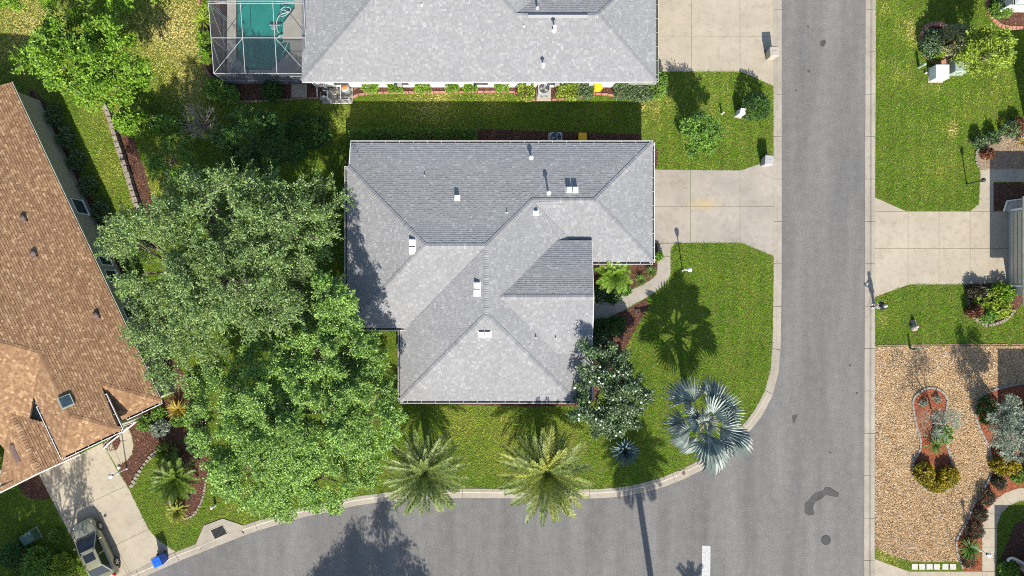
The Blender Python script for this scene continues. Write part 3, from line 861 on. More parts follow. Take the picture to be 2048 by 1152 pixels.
def wallblock(root, x0, x1, y0, y1, z, mat):
    obj('wall', MB().prism([(x0, y0), (x1, y0), (x1, y1), (x0, y1)], 0.0, z), mat, root)
    EXCL.append([(x0, y0), (x1, y0), (x1, y1), (x0, y1)])
wallblock(house, Xr0 + wl, XGe - wl, YGs + wl, YN - wl, z0 - 0.12, M['stucco_beige'])
wallblock(house, XWe + wl, XR, YSw + wl, YNW, zeW - 0.12, M['stucco_beige'])
wallblock(house, XWb + wl, Xc - 0.3, YSe + wl, YGs + wl - .004, zeS - 0.12, M['stucco_beige'])
wallblock(house, Xc - 0.29, XE - wl, YSe + wl + .004, YGs + wl - .008, z0 - 0.12, M['stucco_beige'])
obj('gable_wall', MB().add([(Xend - .3, Y1 - .3, 2.4), (Xend - .3, Y2 + .3, 2.4), (Xend - .3, Y2 + .3, ze1 - .05), (Xend - .3, Yg, zgr - .2), (Xend - .3, Y1 - .3, ze1 - .05)], [(0, 1, 2, 3, 4)]), M['stucco_beige'], house)
for yy in (Y1 - .45, Y2 + .45):
    obj('porch_column', MB().box((Xend - .35, yy, ze1 / 2 - .1), (.4, .4, ze1 - .2)), M['stucco_white'], house)
for sgn in (1, -1):
    ye = Y1 if sgn > 0 else Y2
    obj('rake_trim', MB().add([(Xend, Yg, zgr - .02), (Xend + .05, Yg, zgr - .02), (Xend + .05, ye, ze1 - .02), (Xend, ye, ze1 - .02), (Xend, Yg, zgr - .2), (Xend + .05, Yg, zgr - .2), (Xend + .05, ye, ze1 - .2), (Xend, ye, ze1 - .2)],
        [(0, 1, 2, 3), (4, 7, 6, 5), (1, 5, 6, 2), (0, 3, 7, 4), (0, 4, 5, 1), (2, 6, 7, 3)]), M['white_dirty'], house)
E_ = 0.0
gutter(house, (Xr0, YN, z0), (XGe, YN, z0), (0, 1, 0), M['white'])
gutter(house, (XGe, YN, z0), (XGe, YGs, z0), (1, 0, 0), M['white'])
gutter(house, (XE, YGs, z0), (XGe, YGs, z0), (0, -1, 0), M['white_dirty'])
gutter(house, (XWe, YSw, zeW), (XWe, YNW, zeW), (-1, 0, 0), M['white_dirty'])
gutter(house, (XWe, YSw, zeW), (Xv, YSw, zeW), (0, -1, 0), M['white'])
gutter(house, (XWb, YSe, zeS), (XWb, YSw, zeS), (-1, 0, 0), M['white_dirty'])
gutter(house, (XWb, YSe, zeS), (Xc, YSe, zeS), (0, -1, 0), M['white'])
obj('rake_trim', MB().box((Xr0 - .03, (YN + YNW) / 2, 0), (.06, YN - YNW, .16), m=Matrix(((1, 0, 0, 0), (0, 1, 0, 0), (0, -s, 1, pN[0] - .07), (0, 0, 0, 1)))), M['white'], house)
obj('edge_trim', MB().box((XE + .03, (YSe + Y2) / 2, z0 - .05), (.06, abs(YSe - Y2), .14)), M['white'], house)
box_vent(house, pN, 914.5, 396, 0.28)
for x in (1138, 1150): box_vent(house, pN, x, 380, 0.34, 0.36, 0.30)
for y in (485.5, 500.5): box_vent(house, pW, 825, y, 0.38, 0.42, 0.22)
for y in (571, 585): box_vent(house, pWb, 954.5, y, 0.38, 0.40, 0.22)
for x in (963.5, 975.5): box_vent(house, pS, x, 669, 0.37, 0.34, 0.22)
box_vent(house, pE, 1072, 426, 0.26, 0.24, 0.24)
pipe_vent(house, pN, 1062.5, 315, 0.42, 0.12)
pipe_vent(house, pN, 1098, 385, 0.75, 0.12)
for x, y in ((849, 351), (1014, 425)): pipe_vent(house, pN, x, y, 0.16, 0.035, False)
for x, y in ((1072, 676), (1112, 677)): pipe_vent(house, pE if x < 1090 else pGs, x, y, 0.22, 0.04, False)
EXCL.append([(XE - 3, YGs), (XE, YGs), (XE, YSe), (XE - 3, YSe)])
# window and door details a step to the side would show
for xx in (-8.5, -5.5, 0.5, 4.5):
    w_ = obj('window', MB().box((xx, YN - wl + .02, 1.45), (1.1, .06, 1.1)), M['white'], house)
    obj('pane', MB().box((xx, YN - wl + .05, 1.45), (.96, .03, .96)), M['glass'], w_)
for xx in (-6.6, -4.2, -1.5, 1.2):
    w_ = obj('window', MB().box((xx, YSe + wl - .02, 1.5), (1.2, .06, 1.3)), M['white'], house)
    obj('pane', MB().box((xx, YSe + wl - .05, 1.5), (1.04, .03, 1.14)), M['glass'], w_)
gd = obj('garage_door', MB().box((XGe - wl + .02, YG, 1.15), (.06, 4.9, 2.2)), M['garage_door'], house)
for k in range(3): obj('panel_groove', MB().box((XGe - wl + .055, YG, .6 + k * .55), (.012, 4.9, .03)), M['gutter_dark'], gd)
dsp = W(1276, 528, 2.2)
obj('downspout', MB().box((dsp.x - 1.0, YGs - .12, 1.3), (.5, .12, .10)).box((dsp.x - .75, YGs + .3, 1.2), (.08, .08, 2.4)), M['white'], house)

# ---- the northern house
nh = thing('house', 'large grey roofed house along the top edge with the pool', 'house', (0, 20, 0))
zn = 3.0
Ys_ = (576 - 163) / F * (H - zn); XEe = (1312 - 1024) / F * (H - zn); XWw = (604 - 1024) / F * (H - zn)
nS = (zn - s * Ys_, 0, s); nE = (zn + s * XEe, -s, 0); nW = (zn - s * XWw, s, 0)
r1 = hit(nS, 1110, 31); Yr, zr1 = r1.y, r1.z
dd = Yr - Ys_; Xa = hit(nS, 1031, 31).x
nN = (zr1 + s * Yr, 0, -s); nE2 = (zr1 + s * Xa, -s, 0)
T = 5.5
npl = [(nS, [(XWw, Ys_), (XEe, Ys_), (XEe - dd, Yr), (Xa, Yr), (Xa - T, Yr + T), (XWw + dd + T, Yr + T)]),
       (nE, [(XEe, Ys_), (XEe - dd, Yr), (XEe, Yr + dd)]),
       (nW, [(XWw, Ys_), (XWw + dd + T, Yr + T), (XWw, Yr + T)]),
       (nN, [(Xa, Yr), (XEe - dd, Yr), (XEe, Yr + dd), (Xa + dd, Yr + dd)]),
       (nE2, [(Xa, Yr), (Xa + T, Yr + T), (Xa - T, Yr + T)])]
nr = [rg(p3(nS, (XWw, Ys_)), p3(nS, (XWw + dd + T, Yr + T)), nS, nW), rg(p3(nS, (XEe, Ys_)), p3(nS, (XEe - dd, Yr)), nS, nE),
      rg(p3(nS, (XEe - dd, Yr)), p3(nS, (Xa, Yr)), nS, nN), rg(p3(nN, (XEe, Yr + dd)), p3(nN, (XEe - dd, Yr)), nN, nE),
      rg(p3(nS, (Xa, Yr)), p3(nS, (Xa - T, Yr + T)), nS, nE2)]
build_roof(nh, npl, nr, M['roof_grey'], M['deck_grey'])
ra, rb_ = hit(nS, 1056, 32), hit(nS, 1175, 32)
obj('ridge_vent', MB().add([(ra.x, Yr - .17, zr1 + .0), (rb_.x, Yr - .17, zr1), (rb_.x, Yr, zr1 + .13), (ra.x, Yr, zr1 + .13), (ra.x, Yr + .17, zr1), (rb_.x, Yr + .17, zr1)], [(0, 1, 2, 3), (3, 2, 5, 4), (0, 3, 4), (1, 5, 2)]), M['roof_grey'], nh)
wallblock(nh, XWw + .35, XEe - .35, Ys_ + .38, Yr + 9, zn - .1, M['stucco_white'])
gutter(nh, (XEe, Ys_, zn), (XEe, Yr + dd, zn), (1, 0, 0), M['gutter_green'])
gutter(nh, hit(nS, 1258, 163), (XEe, Ys_, zn), (0, -1, 0), M['gutter_green'])
obj('fascia', MB().box(((XWw + XEe) / 2, Ys_ - .03, zn - .09), (XEe - XWw, .04, .15)), M['white'], nh)
pipe_vent(nh, nS, 1087, 127, 0.55, 0.10); pipe_vent(nh, nS, 1110, 51, 0.75, 0.11); pipe_vent(nh, nS, 1109, 59, 0.25, 0.11)
pipe_vent(nh, nS, 1048, 51, 0.14, 0.06, False); pipe_vent(nh, nS, 843, 9, 0.16, 0.07, False); pipe_vent(nh, nN, 1075, 15, 0.35, 0.07, False)
for xx in (-12.0, -7.8, -2.2, 3.0):
    w_ = obj('window', MB().box((xx, Ys_ + .36, 1.5), (1.2, .06, 1.2)), M['white'], nh)
    obj('pane', MB().box((xx, Ys_ + .325, 1.5), (1.04, .03, 1.04)), M['glass'], w_)
dn_ = W(628, 176, 1.0)
obj('downspout', MB().tube([(dn_.x, Ys_ + .34, zn - .2), (dn_.x, Ys_ + .34, .25), (dn_.x + .02, Ys_ - .30, .14)], .045), M['white'], nh)
for px_ in (1057, 1114, 1182, 800):
    c_ = W(px_, 170, 1.2)
    obj('meter_box', MB().box((c_.x, Ys_ + .28, 1.2), (.34, .2, .45)), M['grey_metal'], nh)

# ---- the brown roofed house on the left (rotated)
bh = thing('house', 'brown shingled house turned at an angle along the left edge', 'house', (-30, -3, 0))
sb_, zE = 0.40, 3.4
U = Vector((0.425, -0.905)).normalized(); V_ = Vector((-U.y, U.x)) * -1.0     # V_ points to the west-south-west
if V_.x > 0: V_ = -V_
O2 = W(322, 803, zE).xy
def uv(px, py, z): q = W(px, py, z).xy - O2; return q.dot(U), q.dot(V_)
def xy(u, v): q = O2 + U * u + V_ * v; return (q.x, q.y)
def plv(c, du, dv):      # z = c + du*u + dv*v as a world plane
    bx = du * U.x + dv * V_.x; by = du * U.y + dv * V_.y
    return (c - bx * O2.x - by * O2.y, bx, by)
vg = uv(219, 825, 4.8)[1]; ue = uv(236, 862, 4.8)[0]; vr = uv(101, 770, 5.8)[1]; ur = uv(74, 709, 5.8)[0]; vw = uv(84, 872, 5.0)[1]
u0 = uv(24, 164, zE)[0]; vm = vr + 5.0
zrw = zE + sb_ * vr; zw = zE + sb_ * vg
b1 = plv(zE, 0, sb_); b2 = plv(zE, -sb_, 0)
b4 = plv(zw + sb_ * ue, -sb_, 0)
b5 = plv(zrw + sb_ * vr, 0, -sb_)
b2p = plv(zrw + sb_ * ur, -sb_, 0)
ua = ue - (vr - vg)
ugs, vgr = uv(14, 829, 4.7)
zgr2 = zp(b2p, *xy(ugs, vgr)); ugend = uv(75, 947, zgr2)[0]
b6 = plv(zgr2 - sb_ * vgr, 0, sb_); b7 = plv(zgr2 + sb_ * vgr, 0, -sb_)
vwe = min(vw, vr + (ue - ua))
b1poly = [(u0, 0), (0, 0), (-vg, vg), (ue, vg), (ua, vr), (ur, vr), (ur - (vm - vr), vm), (u0, vm)]
def PV(l): return [xy(*q) for q in l]
bpl = [(b1, PV(b1poly)), (b2, PV([(0, 0), (-vg - .6, vg + .6), (0, vg + .6)])), (b4, PV([(ue, vg), (ua, vr), (ue, vwe)])),
       (b5, PV([(ur, vr), (ua, vr), (ue, vwe), (ur + (vwe - vr), vwe)])),
       (b2p, PV([(ur, vr), (ur - (vm - vr), vm), (ur - (vm - vr), vm + 1), (ur + 4.5, vm + 1), (ur + 4.5, vr + 4.5)])),
       (b6, PV([(ugs, vgr), (ugend, vgr), (ugend, vgr - 2.4), (ugs + 2.4, vgr - 2.4)])),
       (b7, PV([(ugs, vgr), (ugend, vgr), (ugend, vgr + 4.2), (ugs + 4.2, vgr + 4.2)]))]
def q3(pl, u, v): return p3(pl, xy(u, v))
bri = [rg(q3(b1, 0, 0), q3(b1, -vg, vg), b1, b2), rg(q3(b1, ue, vg), q3(b1, ua, vr), b1, b4), rg(q3(b4, ue, vwe), q3(b4, ua, vr), b4, b5),
       rg(q3(b1, ur, vr), q3(b1, ua, vr), b1, b5), rg(q3(b1, ur, vr), q3(b1, ur - (vm - vr), vm), b1, b2p), rg(q3(b6, ugs, vgr), q3(b6, ugend, vgr), b6, b7),
       rg(q3(b1, u0, vm), q3(b1, ur - (vm - vr), vm), b1, b1)]
build_roof(bh, bpl, bri, M['roof_brown'], M['deck_brown'], course=0.165, tab=0.185, th=0.028, capstep=0.2, capw=0.2)
Ud, Vd = Vector((U.x, U.y, 0)), Vector((V_.x, V_.y, 0))
gutter(bh, q3(b1, ue - 2.55, vg), q3(b1, ue, vg), -Vd, M['white'])
gutter(bh, q3(b4, ue, vg), q3(b4, ue, vwe), Ud, M['white'])
gutter(bh, q3(b5, uv(60, 818, 5)[0], vwe), q3(b5, ue, vwe), Vd, M['white'])
gutter(bh, q3(b2, 0, 0), q3(b2, 0, vg - .1), Ud, M['white'])
ul = uv(90, 300, 3)[0]
gutter(bh, q3(b1, u0, 0), q3(b1, 0, 0), -Vd, M['gutter_green'], straps=50, w=0.05)
def wallpoly(l, z, mat=M['stucco_olive']):
    pts = PV(l); obj('wall', MB().prism(pts, 0.0, z), mat, bh); EXCL.append(pts)
wo = 0.30
wallpoly([(u0 + .3, wo), (-.4, wo), (-.4, vm), (u0 + .3, vm)], zE - .1)
wallpoly([(-.39, vg + .3), (ue - .4, vg + .3), (ue - .4, vwe - .3), (-.39, vwe - .3)], zw - .1)
wallpoly([(ugs + 3, vgr - 2.0), (ugend - .3, vgr - 2.0), (ugend - .3, vgr + 4), (ugs + 3, vgr + 4)], 2.9)
obj('gable_wall', MB().add([(*xy(ugend - .3, vgr - 2.0), 2.9), (*xy(ugend - .3, vgr + 4), 2.9), (*xy(ugend - .3, vgr), zgr2 - .15)], [(0, 1, 2)]), M['stucco_olive'], bh)
tr0, tr1 = q3(b6, ugend, vgr - 2.4), q3(b6, ugend, vgr)
obj('rake_trim', MB().cyl(tr0 + Ud * .03 - Vector((0, 0, .05)), tr1 + Ud * .03 - Vector((0, 0, .05)), .05, n=4).cyl(tr1 + Ud * .03 - Vector((0, 0, .05)), q3(b7, ugend, vgr + 4.2) + Ud * .03 - Vector((0, 0, .05)), .05, n=4), M['white'], bh)
for cpx, cpy, wu in ((148, 415, 1.15), (200, 524, 0.7), (212, 556, 1.0), (246, 629, 0.9)):
    u_, v_ = uv(cpx, cpy, 1.9)
    base = MB()
    def wbox(u, v, z, du, dv, dz):
        m = MB(); c = xy(u, v); m.box((c[0], c[1], z), (du, dv, dz), math.atan2(U.y, U.x)); return m
    w_ = obj('window', wbox(u_, wo - .02, 1.55, wu, .08, 1.35), M['white'], bh)
    obj('pane', wbox(u_, wo - .05, 1.55, wu - .14, .05, 1.2), M['glass'], w_)
    obj('sill', wbox(u_, wo - .06, .84, wu + .1, .12, .06), M['white'], w_)
for px, py in ((47, 436), (68, 507), (193, 630)):
    p, n = slope_at(b1, px, py)
    o = obj('roof_vent', MB().lathe((p.x, p.y, p.z - .05), [(.20, 0), (.21, .10), (.17, .24), (.05, .28)], 10), M['brown_metal'], bh)
    q_ = p + Ud * .16
    obj('vent_hood', MB().box((q_.x, q_.y, q_.z + .06), (.34, .34, .12), math.atan2(U.y, U.x), .8), M['brown_metal'], o)
p, n = slope_at(b1, 133, 803)
ang = math.atan2(U.y, U.x)
up_ = Vector((V_.x, V_.y, sb_)).normalized()
def slope_box(c, du, dv, dz, lift):
    mb = MB(); nn = pn(b1); a = Ud
    pts = []
    for w in (-1, 1):
        for (i, j) in ((-1, -1), (1, -1), (1, 1), (-1, 1)):
            pts.append(c + a * (i * du / 2) + up_ * (j * dv / 2) + nn * (lift + w * dz / 2))
    return mb.add(pts, [(3, 2, 1, 0), (4, 5, 6, 7), (0, 1, 5, 4), (1, 2, 6, 5), (2, 3, 7, 6), (3, 0, 4, 7)])
o = obj('skylight', slope_box(p, .78, .78, .20, .08), M['green_box'], bh)
obj('pane', slope_box(p, .62, .62, .02, .20), M['glass'], o)
p, n = slope_at(b7, 32, 907)
aa, bb_ = p - Ud * .62, p + Ud * .62
obj('ridge_vent', MB().box((p.x, p.y, p.z + .06), (1.25, .3, .14), ang), M['brown_metal'], bh)
ds = W(216, 888, .2)
obj('downspout', MB().tube([(*xy(ue + .08, vg + .9), zw - .25), (*xy(ue - .3, vg + .9), zw - .6), (*xy(ue - .3, vg + .9), .35), (ds.x, ds.y, .2), (ds.x - .35, ds.y - .35, .16)], .05), M['white'], bh)

# ---- houses mostly beyond the right edge
def side_house(label, eave, zt, rise, wall, wmat, roofm, over=0.6):
    """hip roofed block; eave = (x0,y0,x1,y1) in world metres"""
    x0, y0, x1, y1 = eave
    t = thing('house', label, 'house', (x0, y0, 0))
    hw = min(x1 - x0, y1 - y0) / 2
    if x1 - x0 > y1 - y0: r0, r1_ = (x0 + hw, (y0 + y1) / 2), (x1 - hw, (y0 + y1) / 2)
    else: r0, r1_ = ((x0 + x1) / 2, y0 + hw), ((x0 + x1) / 2, y1 - hw)
    zz = zt + rise * hw
    c = [(x0, y0, zt), (x1, y0, zt), (x1, y1, zt), (x0, y1, zt)]
    a, b = (*r0, zz), (*r1_, zz)
    pls = ([c[0], c[1], b, a], [c[1], c[2], b], [c[2], c[3], a, b], [c[3], c[0], a]) if x1 - x0 > y1 - y0 else ([c[0], c[1], a], [c[1], c[2], b, a], [c[2], c[3], b], [c[3], c[0], a, b])
    S = Shingles(); D = MB()
    for i, pp in enumerate(pls):
        S.plane(pp, 0.165, 0.3, 0.012, seed=40 + i)
        D.add([Vector(q) - Vector((0, 0, .015)) for q in pp], [tuple(range(len(pp)))])
    D.prism([q[:2] for q in c], zt - .16, zt - .02)
    obj('roof', D, M['deck_grey'], t)
    npobj('shingles', S.V, S.F, roofm, t, 'stuff')
    w = [(x0 + over, y0 + over), (x1 - over, y0 + over), (x1 - over, y1 - over), (x0 + over, y1 - over)]
    obj('wall', MB().prism(w, 0, zt - .16), wmat, t); EXCL.append(w)
    gutter(t, (x0, y0, zt), (x0, y1, zt), (-1, 0, 0), M['gutter_green'], w=.1)
    return t
e0 = W(2048, 612, 2.9); e1 = W(2048, 393, 2.9)
gh = side_house('house with a cream garage door facing the road at the right edge', (e0.x + .12, e0.y, e0.x + 9, e1.y), 2.9, .4, 0, M['stucco_beige'], M['roof_brown'], 0.72)
gx = e0.x + .12 + .72
gy0, gy1 = W(2016, 569)[1], W(2016, 425)[1]
gdo = obj('garage_door', MB().box((gx - .02, (gy0 + gy1) / 2, 1.30), (.05, gy1 - gy0, 2.0)), M['garage_door'], gh)
obj('door_base', MB().box((gx - .03, (gy0 + gy1) / 2, .2), (.05, gy1 - gy0, .22)), M['grey_metal'], gh)
for k in range(4):
    obj('panel_groove', MB().box((gx - .05, (gy0 + gy1) / 2, .62 + k * .45), (.02, gy1 - gy0, .025)), M['gutter_dark'], gdo)
for yy in (gy0 - .12, gy1 + .12):
    obj('door_frame', MB().box((gx - .05, yy, 1.25), (.10, .16, 2.4)), M['white'], gh)
lt = thing('planter_ledge', 'low beige ledge with white rim beside the garage door', 'ledge', W(2012, 412))
obj('ledge', MB().prism([tuple(W(x, y)[:2]) for x, y in [(2007, 423), (2014, 402), (2060, 396), (2060, 423)]], 0.1, .42), M['stucco_beige'], lt)
obj('rim', MB().tube([W(2007, 423, .45), W(2014, 402, .45), W(2060, 396, .45)], .05), M['white'], lt)
porch = bed('mulch_bed', [(1987, 366), (2070, 366), (2070, 421), (1987, 421)], M['mulch_base'], 'mulch', smooth=False)
def gxy(px, py): q = W(px, py, 0.0); return q.x, q.y
a_, b_2 = gxy(2012, 960), gxy(2400, 797)
h2 = side_house('pinkish house beyond the silver olive tree at the right edge', (a_[0], a_[1], b_2[0], b_2[1]), 2.9, .4, 0, M['stucco_pink'], M['roof_brown'], 1.0)
a_, b_2 = gxy(2005, 1400), gxy(2300, 1108)
h3 = side_house('low pinkish house wing at the bottom right corner', (a_[0] + .02, a_[1], b_2[0], b_2[1]), 2.85, .4, 0, M['stucco_pink'], M['roof_brown'], 1.6)
pw = thing('patio_wall', 'low pink patio wall with a rounded cap in the bottom right corner', 'wall', W(2030, 1130))
pp = [W(2020, 1119, 0), W(2026, 1117, 0), W(2080, 1146, 0)]
obj('wall', MB().prism([tuple(W(x, y, 0)[:2]) for x, y in [(2022, 1120), (2028, 1117), (2090, 1146), (2090, 1170), (2070, 1170)]], .05, .75), M['stucco_pink'], pw)
obj('cap', MB().tube([W(2015, 1122, .80), W(2019, 1117, .80), W(2026, 1116, .80), W(2090, 1148, .80)], .09, 8), M['stucco_white'], pw)
a_, b_2 = gxy(2034, 30), gxy(2500, -160)
cq = W(2030, 9, 2.9)
h4 = side_house('pale green roofed house corner at the top right', (cq.x, cq.y, cq.x + 12, cq.y + 9), 2.9, .35, 0, M['stucco_white'], plain('pale green metal roof', (.36, .42, .38), .5), .5)
obj('downspout', MB().tube([(cq.x + .45, cq.y + .42, 2.6), (cq.x + .45, cq.y + .42, .3), (cq.x + .2, cq.y + .1, .15)], .05), M['white'], h4)
# rotated block that throws the slanted shadow on the lawn
t_ = thing('house', 'house beyond the right edge shading the lawn', 'house', W(2100, 250, 0))
pl4 = [tuple(W(x, y, 0)[:2]) for x, y in [(2027, 166), (2059, 328), (2300, 300), (2300, 100)]]
obj('wall', MB().prism([tuple(W(x, y, 0)[:2]) for x, y in [(2055, 180), (2082, 318), (2280, 300), (2280, 120)]], 0, 2.8), M['stucco_white'], t_)
obj('roof', MB().prism(pl4, 2.75, 2.95), M['roof_brown'], t_)

# ------------------------------------------------------------------ pool and screen enclosure
def screen_mat(name, lo, hi):
    m, nt, b = new_mat(name)
    t = nt.nodes.new('ShaderNodeBsdfTransparent'); t.inputs[0].default_value = (0.93, 0.95, 0.97, 1)
    b.inputs['Base Color'].default_value = (0.05, 0.055, 0.06, 1); b.inputs['Roughness'].default_value = 0.9
    n = noise(nt, 40.0, 2.0)
    r = ramp(nt, [(0.3, (lo,) * 3), (0.7, (hi,) * 3)]); nt.links.new(n.outputs[0], r.inputs[0])
    mx = nt.nodes.new('ShaderNodeMixShader'); nt.links.new(r.outputs[0], mx.inputs[0])
    nt.links.new(t.outputs[0], mx.inputs[1]); nt.links.new(b.outputs[0], mx.inputs[2])
    nt.links.new(mx.outputs[0], nt.nodes['Material Output'].inputs[0])
    return m
M['screen'] = screen_mat('insect screen', .18, .28)
M['screen_wall'] = screen_mat('dense wall screen', .62, .72)
def water_mat():
    m, nt, b = new_mat('pool water')
    b.inputs['Base Color'].default_value = (0.01, 0.05, 0.05, 1); b.inputs['Roughness'].default_value = 0.04
    t = nt.nodes.new('ShaderNodeBsdfTransparent'); t.inputs[0].default_value = (0.45, 0.88, 0.84, 1)
    n = noise(nt, 5.0, 2.0); bump(nt, b, n.outputs[0], 0.15, 0.02)
    mx = nt.nodes.new('ShaderNodeMixShader'); mx.inputs[0].default_value = 0.12
    nt.links.new(t.outputs[0], mx.inputs[1]); nt.links.new(b.outputs[0], mx.inputs[2])
    nt.links.new(mx.outputs[0], nt.nodes['Material Output'].inputs[0])
    return m
M['water'] = water_mat()
M['deck'] = concrete('pool deck', (0.36, 0.33, 0.28), (0.44, 0.40, 0.34))
xw, xe = W(457, 168).x, XWw + .3
ysouth = W(500, 168).y; ynorth = Yr + 8
deck_poly = [(xw, ysouth), (xe, ysouth), (xe, ynorth), (xw, ynorth)]
EXCL.append(deck_poly)
pool_px = [(476, -120), (476, 118), (498, 143), (545, 143), (583, 106), (583, 89), (569, 86), (569, 50), (592, 20), (592, -120)]
pool = [tuple(W(x, y, 0.0)[:2]) for x, y in pool_px]
dk = structure('pool_deck', None, (xw, ysouth, 0))
# deck strips around the basin
pxs = [p[0] for p in pool]
def dpiece(pts): obj('slab', MB().prism(pts, 0.0, 0.34), M['deck'], dk)
dpiece([(xw, ysouth), (pool[2][0], ysouth), pool[2], pool[1], (pool[1][0], ynorth - 0.5), (xw, ynorth - 0.5)])
dpiece([(pool[2][0] + .01, ysouth), (pool[3][0], ysouth), pool[3], (pool[2][0] + .01, pool[2][1])])
dpiece([(pool[3][0] + .01, ysouth), (xe, ysouth), (xe, pool[8][1]), pool[8], pool[7], pool[6], pool[5], pool[4], (pool[3][0] + .01, pool[3][1])])
dpiece([(pool[8][0], pool[8][1] + .01), (xe, pool[8][1] + .01), (xe, ynorth - 0.5), (pool[8][0], ynorth - 0.5)])
shell = MB()
n_ = len(pool)
for i in range(n_):
    a, b = pool[i], pool[(i + 1) % n_]
    shell.quad((*a, .33), (*b, .33), (*b, .10), (*a, .10))
shell.add([(*p, .10) for p in pool], [tuple(range(n_))])
obj('pool_basin', shell, M['pool_shell'], kind='structure')
obj('water', MB().add([(*p, 0.27) for p in pool], [tuple(range(n_))]), M['water'], kind='structure')
M['cage_metal'] = plain('grey white cage frame', (.30, .315, .325), .5)
cage = thing('pool_cage', 'white framed screen enclosure over the pool with a screen door', 'screen enclosure', (xw, ysouth, 0))
ze = 2.75
def zt(y): return ze + (y - ysouth) * 0.20
ys = [ysouth, ysouth + (146 - 79) / F * 51.0, ysouth + (146 - 10) / F * 50.6, ynorth - 7]
xs = [xw, xw + (xe - xw) * .335, xw + (xe - xw) * .675, xe]
def beam(a, b, r=0.045, nm='beam'): return obj(nm, MB().cyl(a, b, r * .6, n=4), M['cage_metal'], cage)
for y in ys:
    for i in range(3): beam((xs[i], y, zt(y)), (xs[i + 1], y, zt(y)), .05)
for x in xs:
    for j in range(3): beam((x, ys[j], zt(ys[j])), (x, ys[j + 1], zt(ys[j + 1])), .045)
    beam((x, ysouth, 0.1), (x, ysouth, ze), .045, 'post')
for y in ys[1:]: beam((xw, y, .1), (xw, y, zt(y)), .045, 'post')
for z in (0.17, 0.95): beam((xw, ysouth, z), (xe, ysouth, z), .035, 'rail'); beam((xw, ysouth, z), (xw, ynorth - 7, z), .035, 'rail')
for (i, j, flip) in ((0, 0, 0), (2, 0, 1), (0, 2, 1), (2, 2, 0)):
    a = (xs[i], ys[j]); b = (xs[i + 1], ys[j + 1])
    p0, p1 = ((a[0], a[1]), (b[0], b[1])) if not flip else ((b[0], a[1]), (a[0], b[1]))
    beam((*p0, zt(p0[1])), (*p1, zt(p1[1])), .035, 'brace')
beam((xw, ys[1], .4), (xw, ys[2], zt(ys[2])), .03, 'brace'); beam((xw, ys[1], zt(ys[1])), (xw, ys[0], .9), .03, 'brace')
d0, d1 = xe - 1.35, xe - .35
for x in (d0, d1): beam((x, ysouth - .02, .1), (x, ysouth - .02, 2.15), .04, 'door_frame')
for z in (.2, 1.0, 1.5, 2.12): beam((d0, ysouth - .02, z), (d1, ysouth - .02, z), .03, 'door_frame')
def scr(a, b, c, d, m='screen'): obj('screen_panel', MB().quad(a, b, c, d), M[m], cage)
for i in range(3):
    for j in range(3):
        scr((xs[i], ys[j], zt(ys[j])), (xs[i + 1], ys[j], zt(ys[j])), (xs[i + 1], ys[j + 1], zt(ys[j + 1])), (xs[i], ys[j + 1], zt(ys[j + 1])))
    scr((xs[i], ysouth, .1), (xs[i + 1], ysouth, .1), (xs[i + 1], ysouth, ze), (xs[i], ysouth, ze), 'screen_wall')
    scr((xw, ys[i], .1), (xw, ys[i + 1], .1), (xw, ys[i + 1], zt(ys[i + 1])), (xw, ys[i], zt(ys[i])), 'screen_wall')
hose = thing('pool_cleaner', 'white coiled pool cleaner hose floating in the pool', 'pool cleaner', W(560, 75, 0))
hz = .30
def hp(l): return [W(x, y, hz) for x, y in smooth_path(l, 4)]
obj('hose', MB().tube(hp([(580, 25), (566, 27), (556, 35), (553, 48), (555, 60), (558, 66)]), .03, 5).tube(hp([(553, 77), (563, 70), (571, 77), (564, 86), (554, 82), (556, 74), (567, 73), (575, 84), (569, 100), (563, 115), (561, 128)]), .022, 5)
    .tube(hp([(560, 20), (570, 14), (582, 18), (572, 30), (561, 32), (564, 20), (578, 24)]), .02, 5), M['white'], hose)
hd = W(549, 58, .1)
obj('cleaner_head', MB().box((hd.x, hd.y, .31), (.32, .2, .10), .2).cyl((hd.x - .3, hd.y + .2, .30), (hd.x + .6, hd.y + .2, .30), .05), M['grey_metal'], hose)

# pool equipment beside the northern house
def L3(px, py, z): return W(px, py, z)
fl = thing('pool_filter', 'grey cylindrical pool filter tank with an orange lid', 'pool filter', L3(694, 180, 0.1))
c = L3(694, 181, .1)
obj('tank', MB().lathe(c, [(.30, 0), (.31, .1), (.31, .55), (.27, .72), (.16, .80)], 18), M['grey_metal'], fl, True)
obj('lid', MB().lathe(c, [(.17, .79), (.17, .84), (.12, .88), (.03, .90)], 14), M['orange'], fl)
obj('clamp', MB().torus((c.x, c.y, .55), .315, .025), M['dark_metal'], fl)
pm = thing('pool_pump', 'black pool pump beside the white pipes', 'pump', L3(648, 190, .1))
c = L3(650, 190, .1)
obj('motor', MB().cyl((c.x - .2, c.y, .35), (c.x + .25, c.y + .05, .35), .13, n=12), M['black'], pm)
obj('strainer', MB().lathe((c.x - .05, c.y - .28, .1), [(.13, 0), (.13, .3), (.10, .36), (.04, .38)], 12), M['grey_metal'], pm)
obj('base', MB().box((c.x, c.y - .1, .14), (.7, .6, .08)), M['concrete'], pm)
pv = thing('pipework', 'white plastic pipes joining the pool pump and filter', 'pipes', L3(670, 195, .1))
pm_ = MB()
for l in ([(674, 173), (681, 173), (681, 200), (698, 199), (698, 194)], [(674, 173), (674, 178)], [(655, 181), (655, 197), (662, 207), (703, 206)], [(659, 181), (668, 189), (672, 188)], [(647, 181), (655, 181)], [(698, 199), (698, 206)], [(663, 206), (663, 200), (648, 192)]):
    pm_.tube([L3(x, y, .45) for x, y in l], .035, 7)
obj('pipe', pm_, M['white'], pv)
vl = MB()
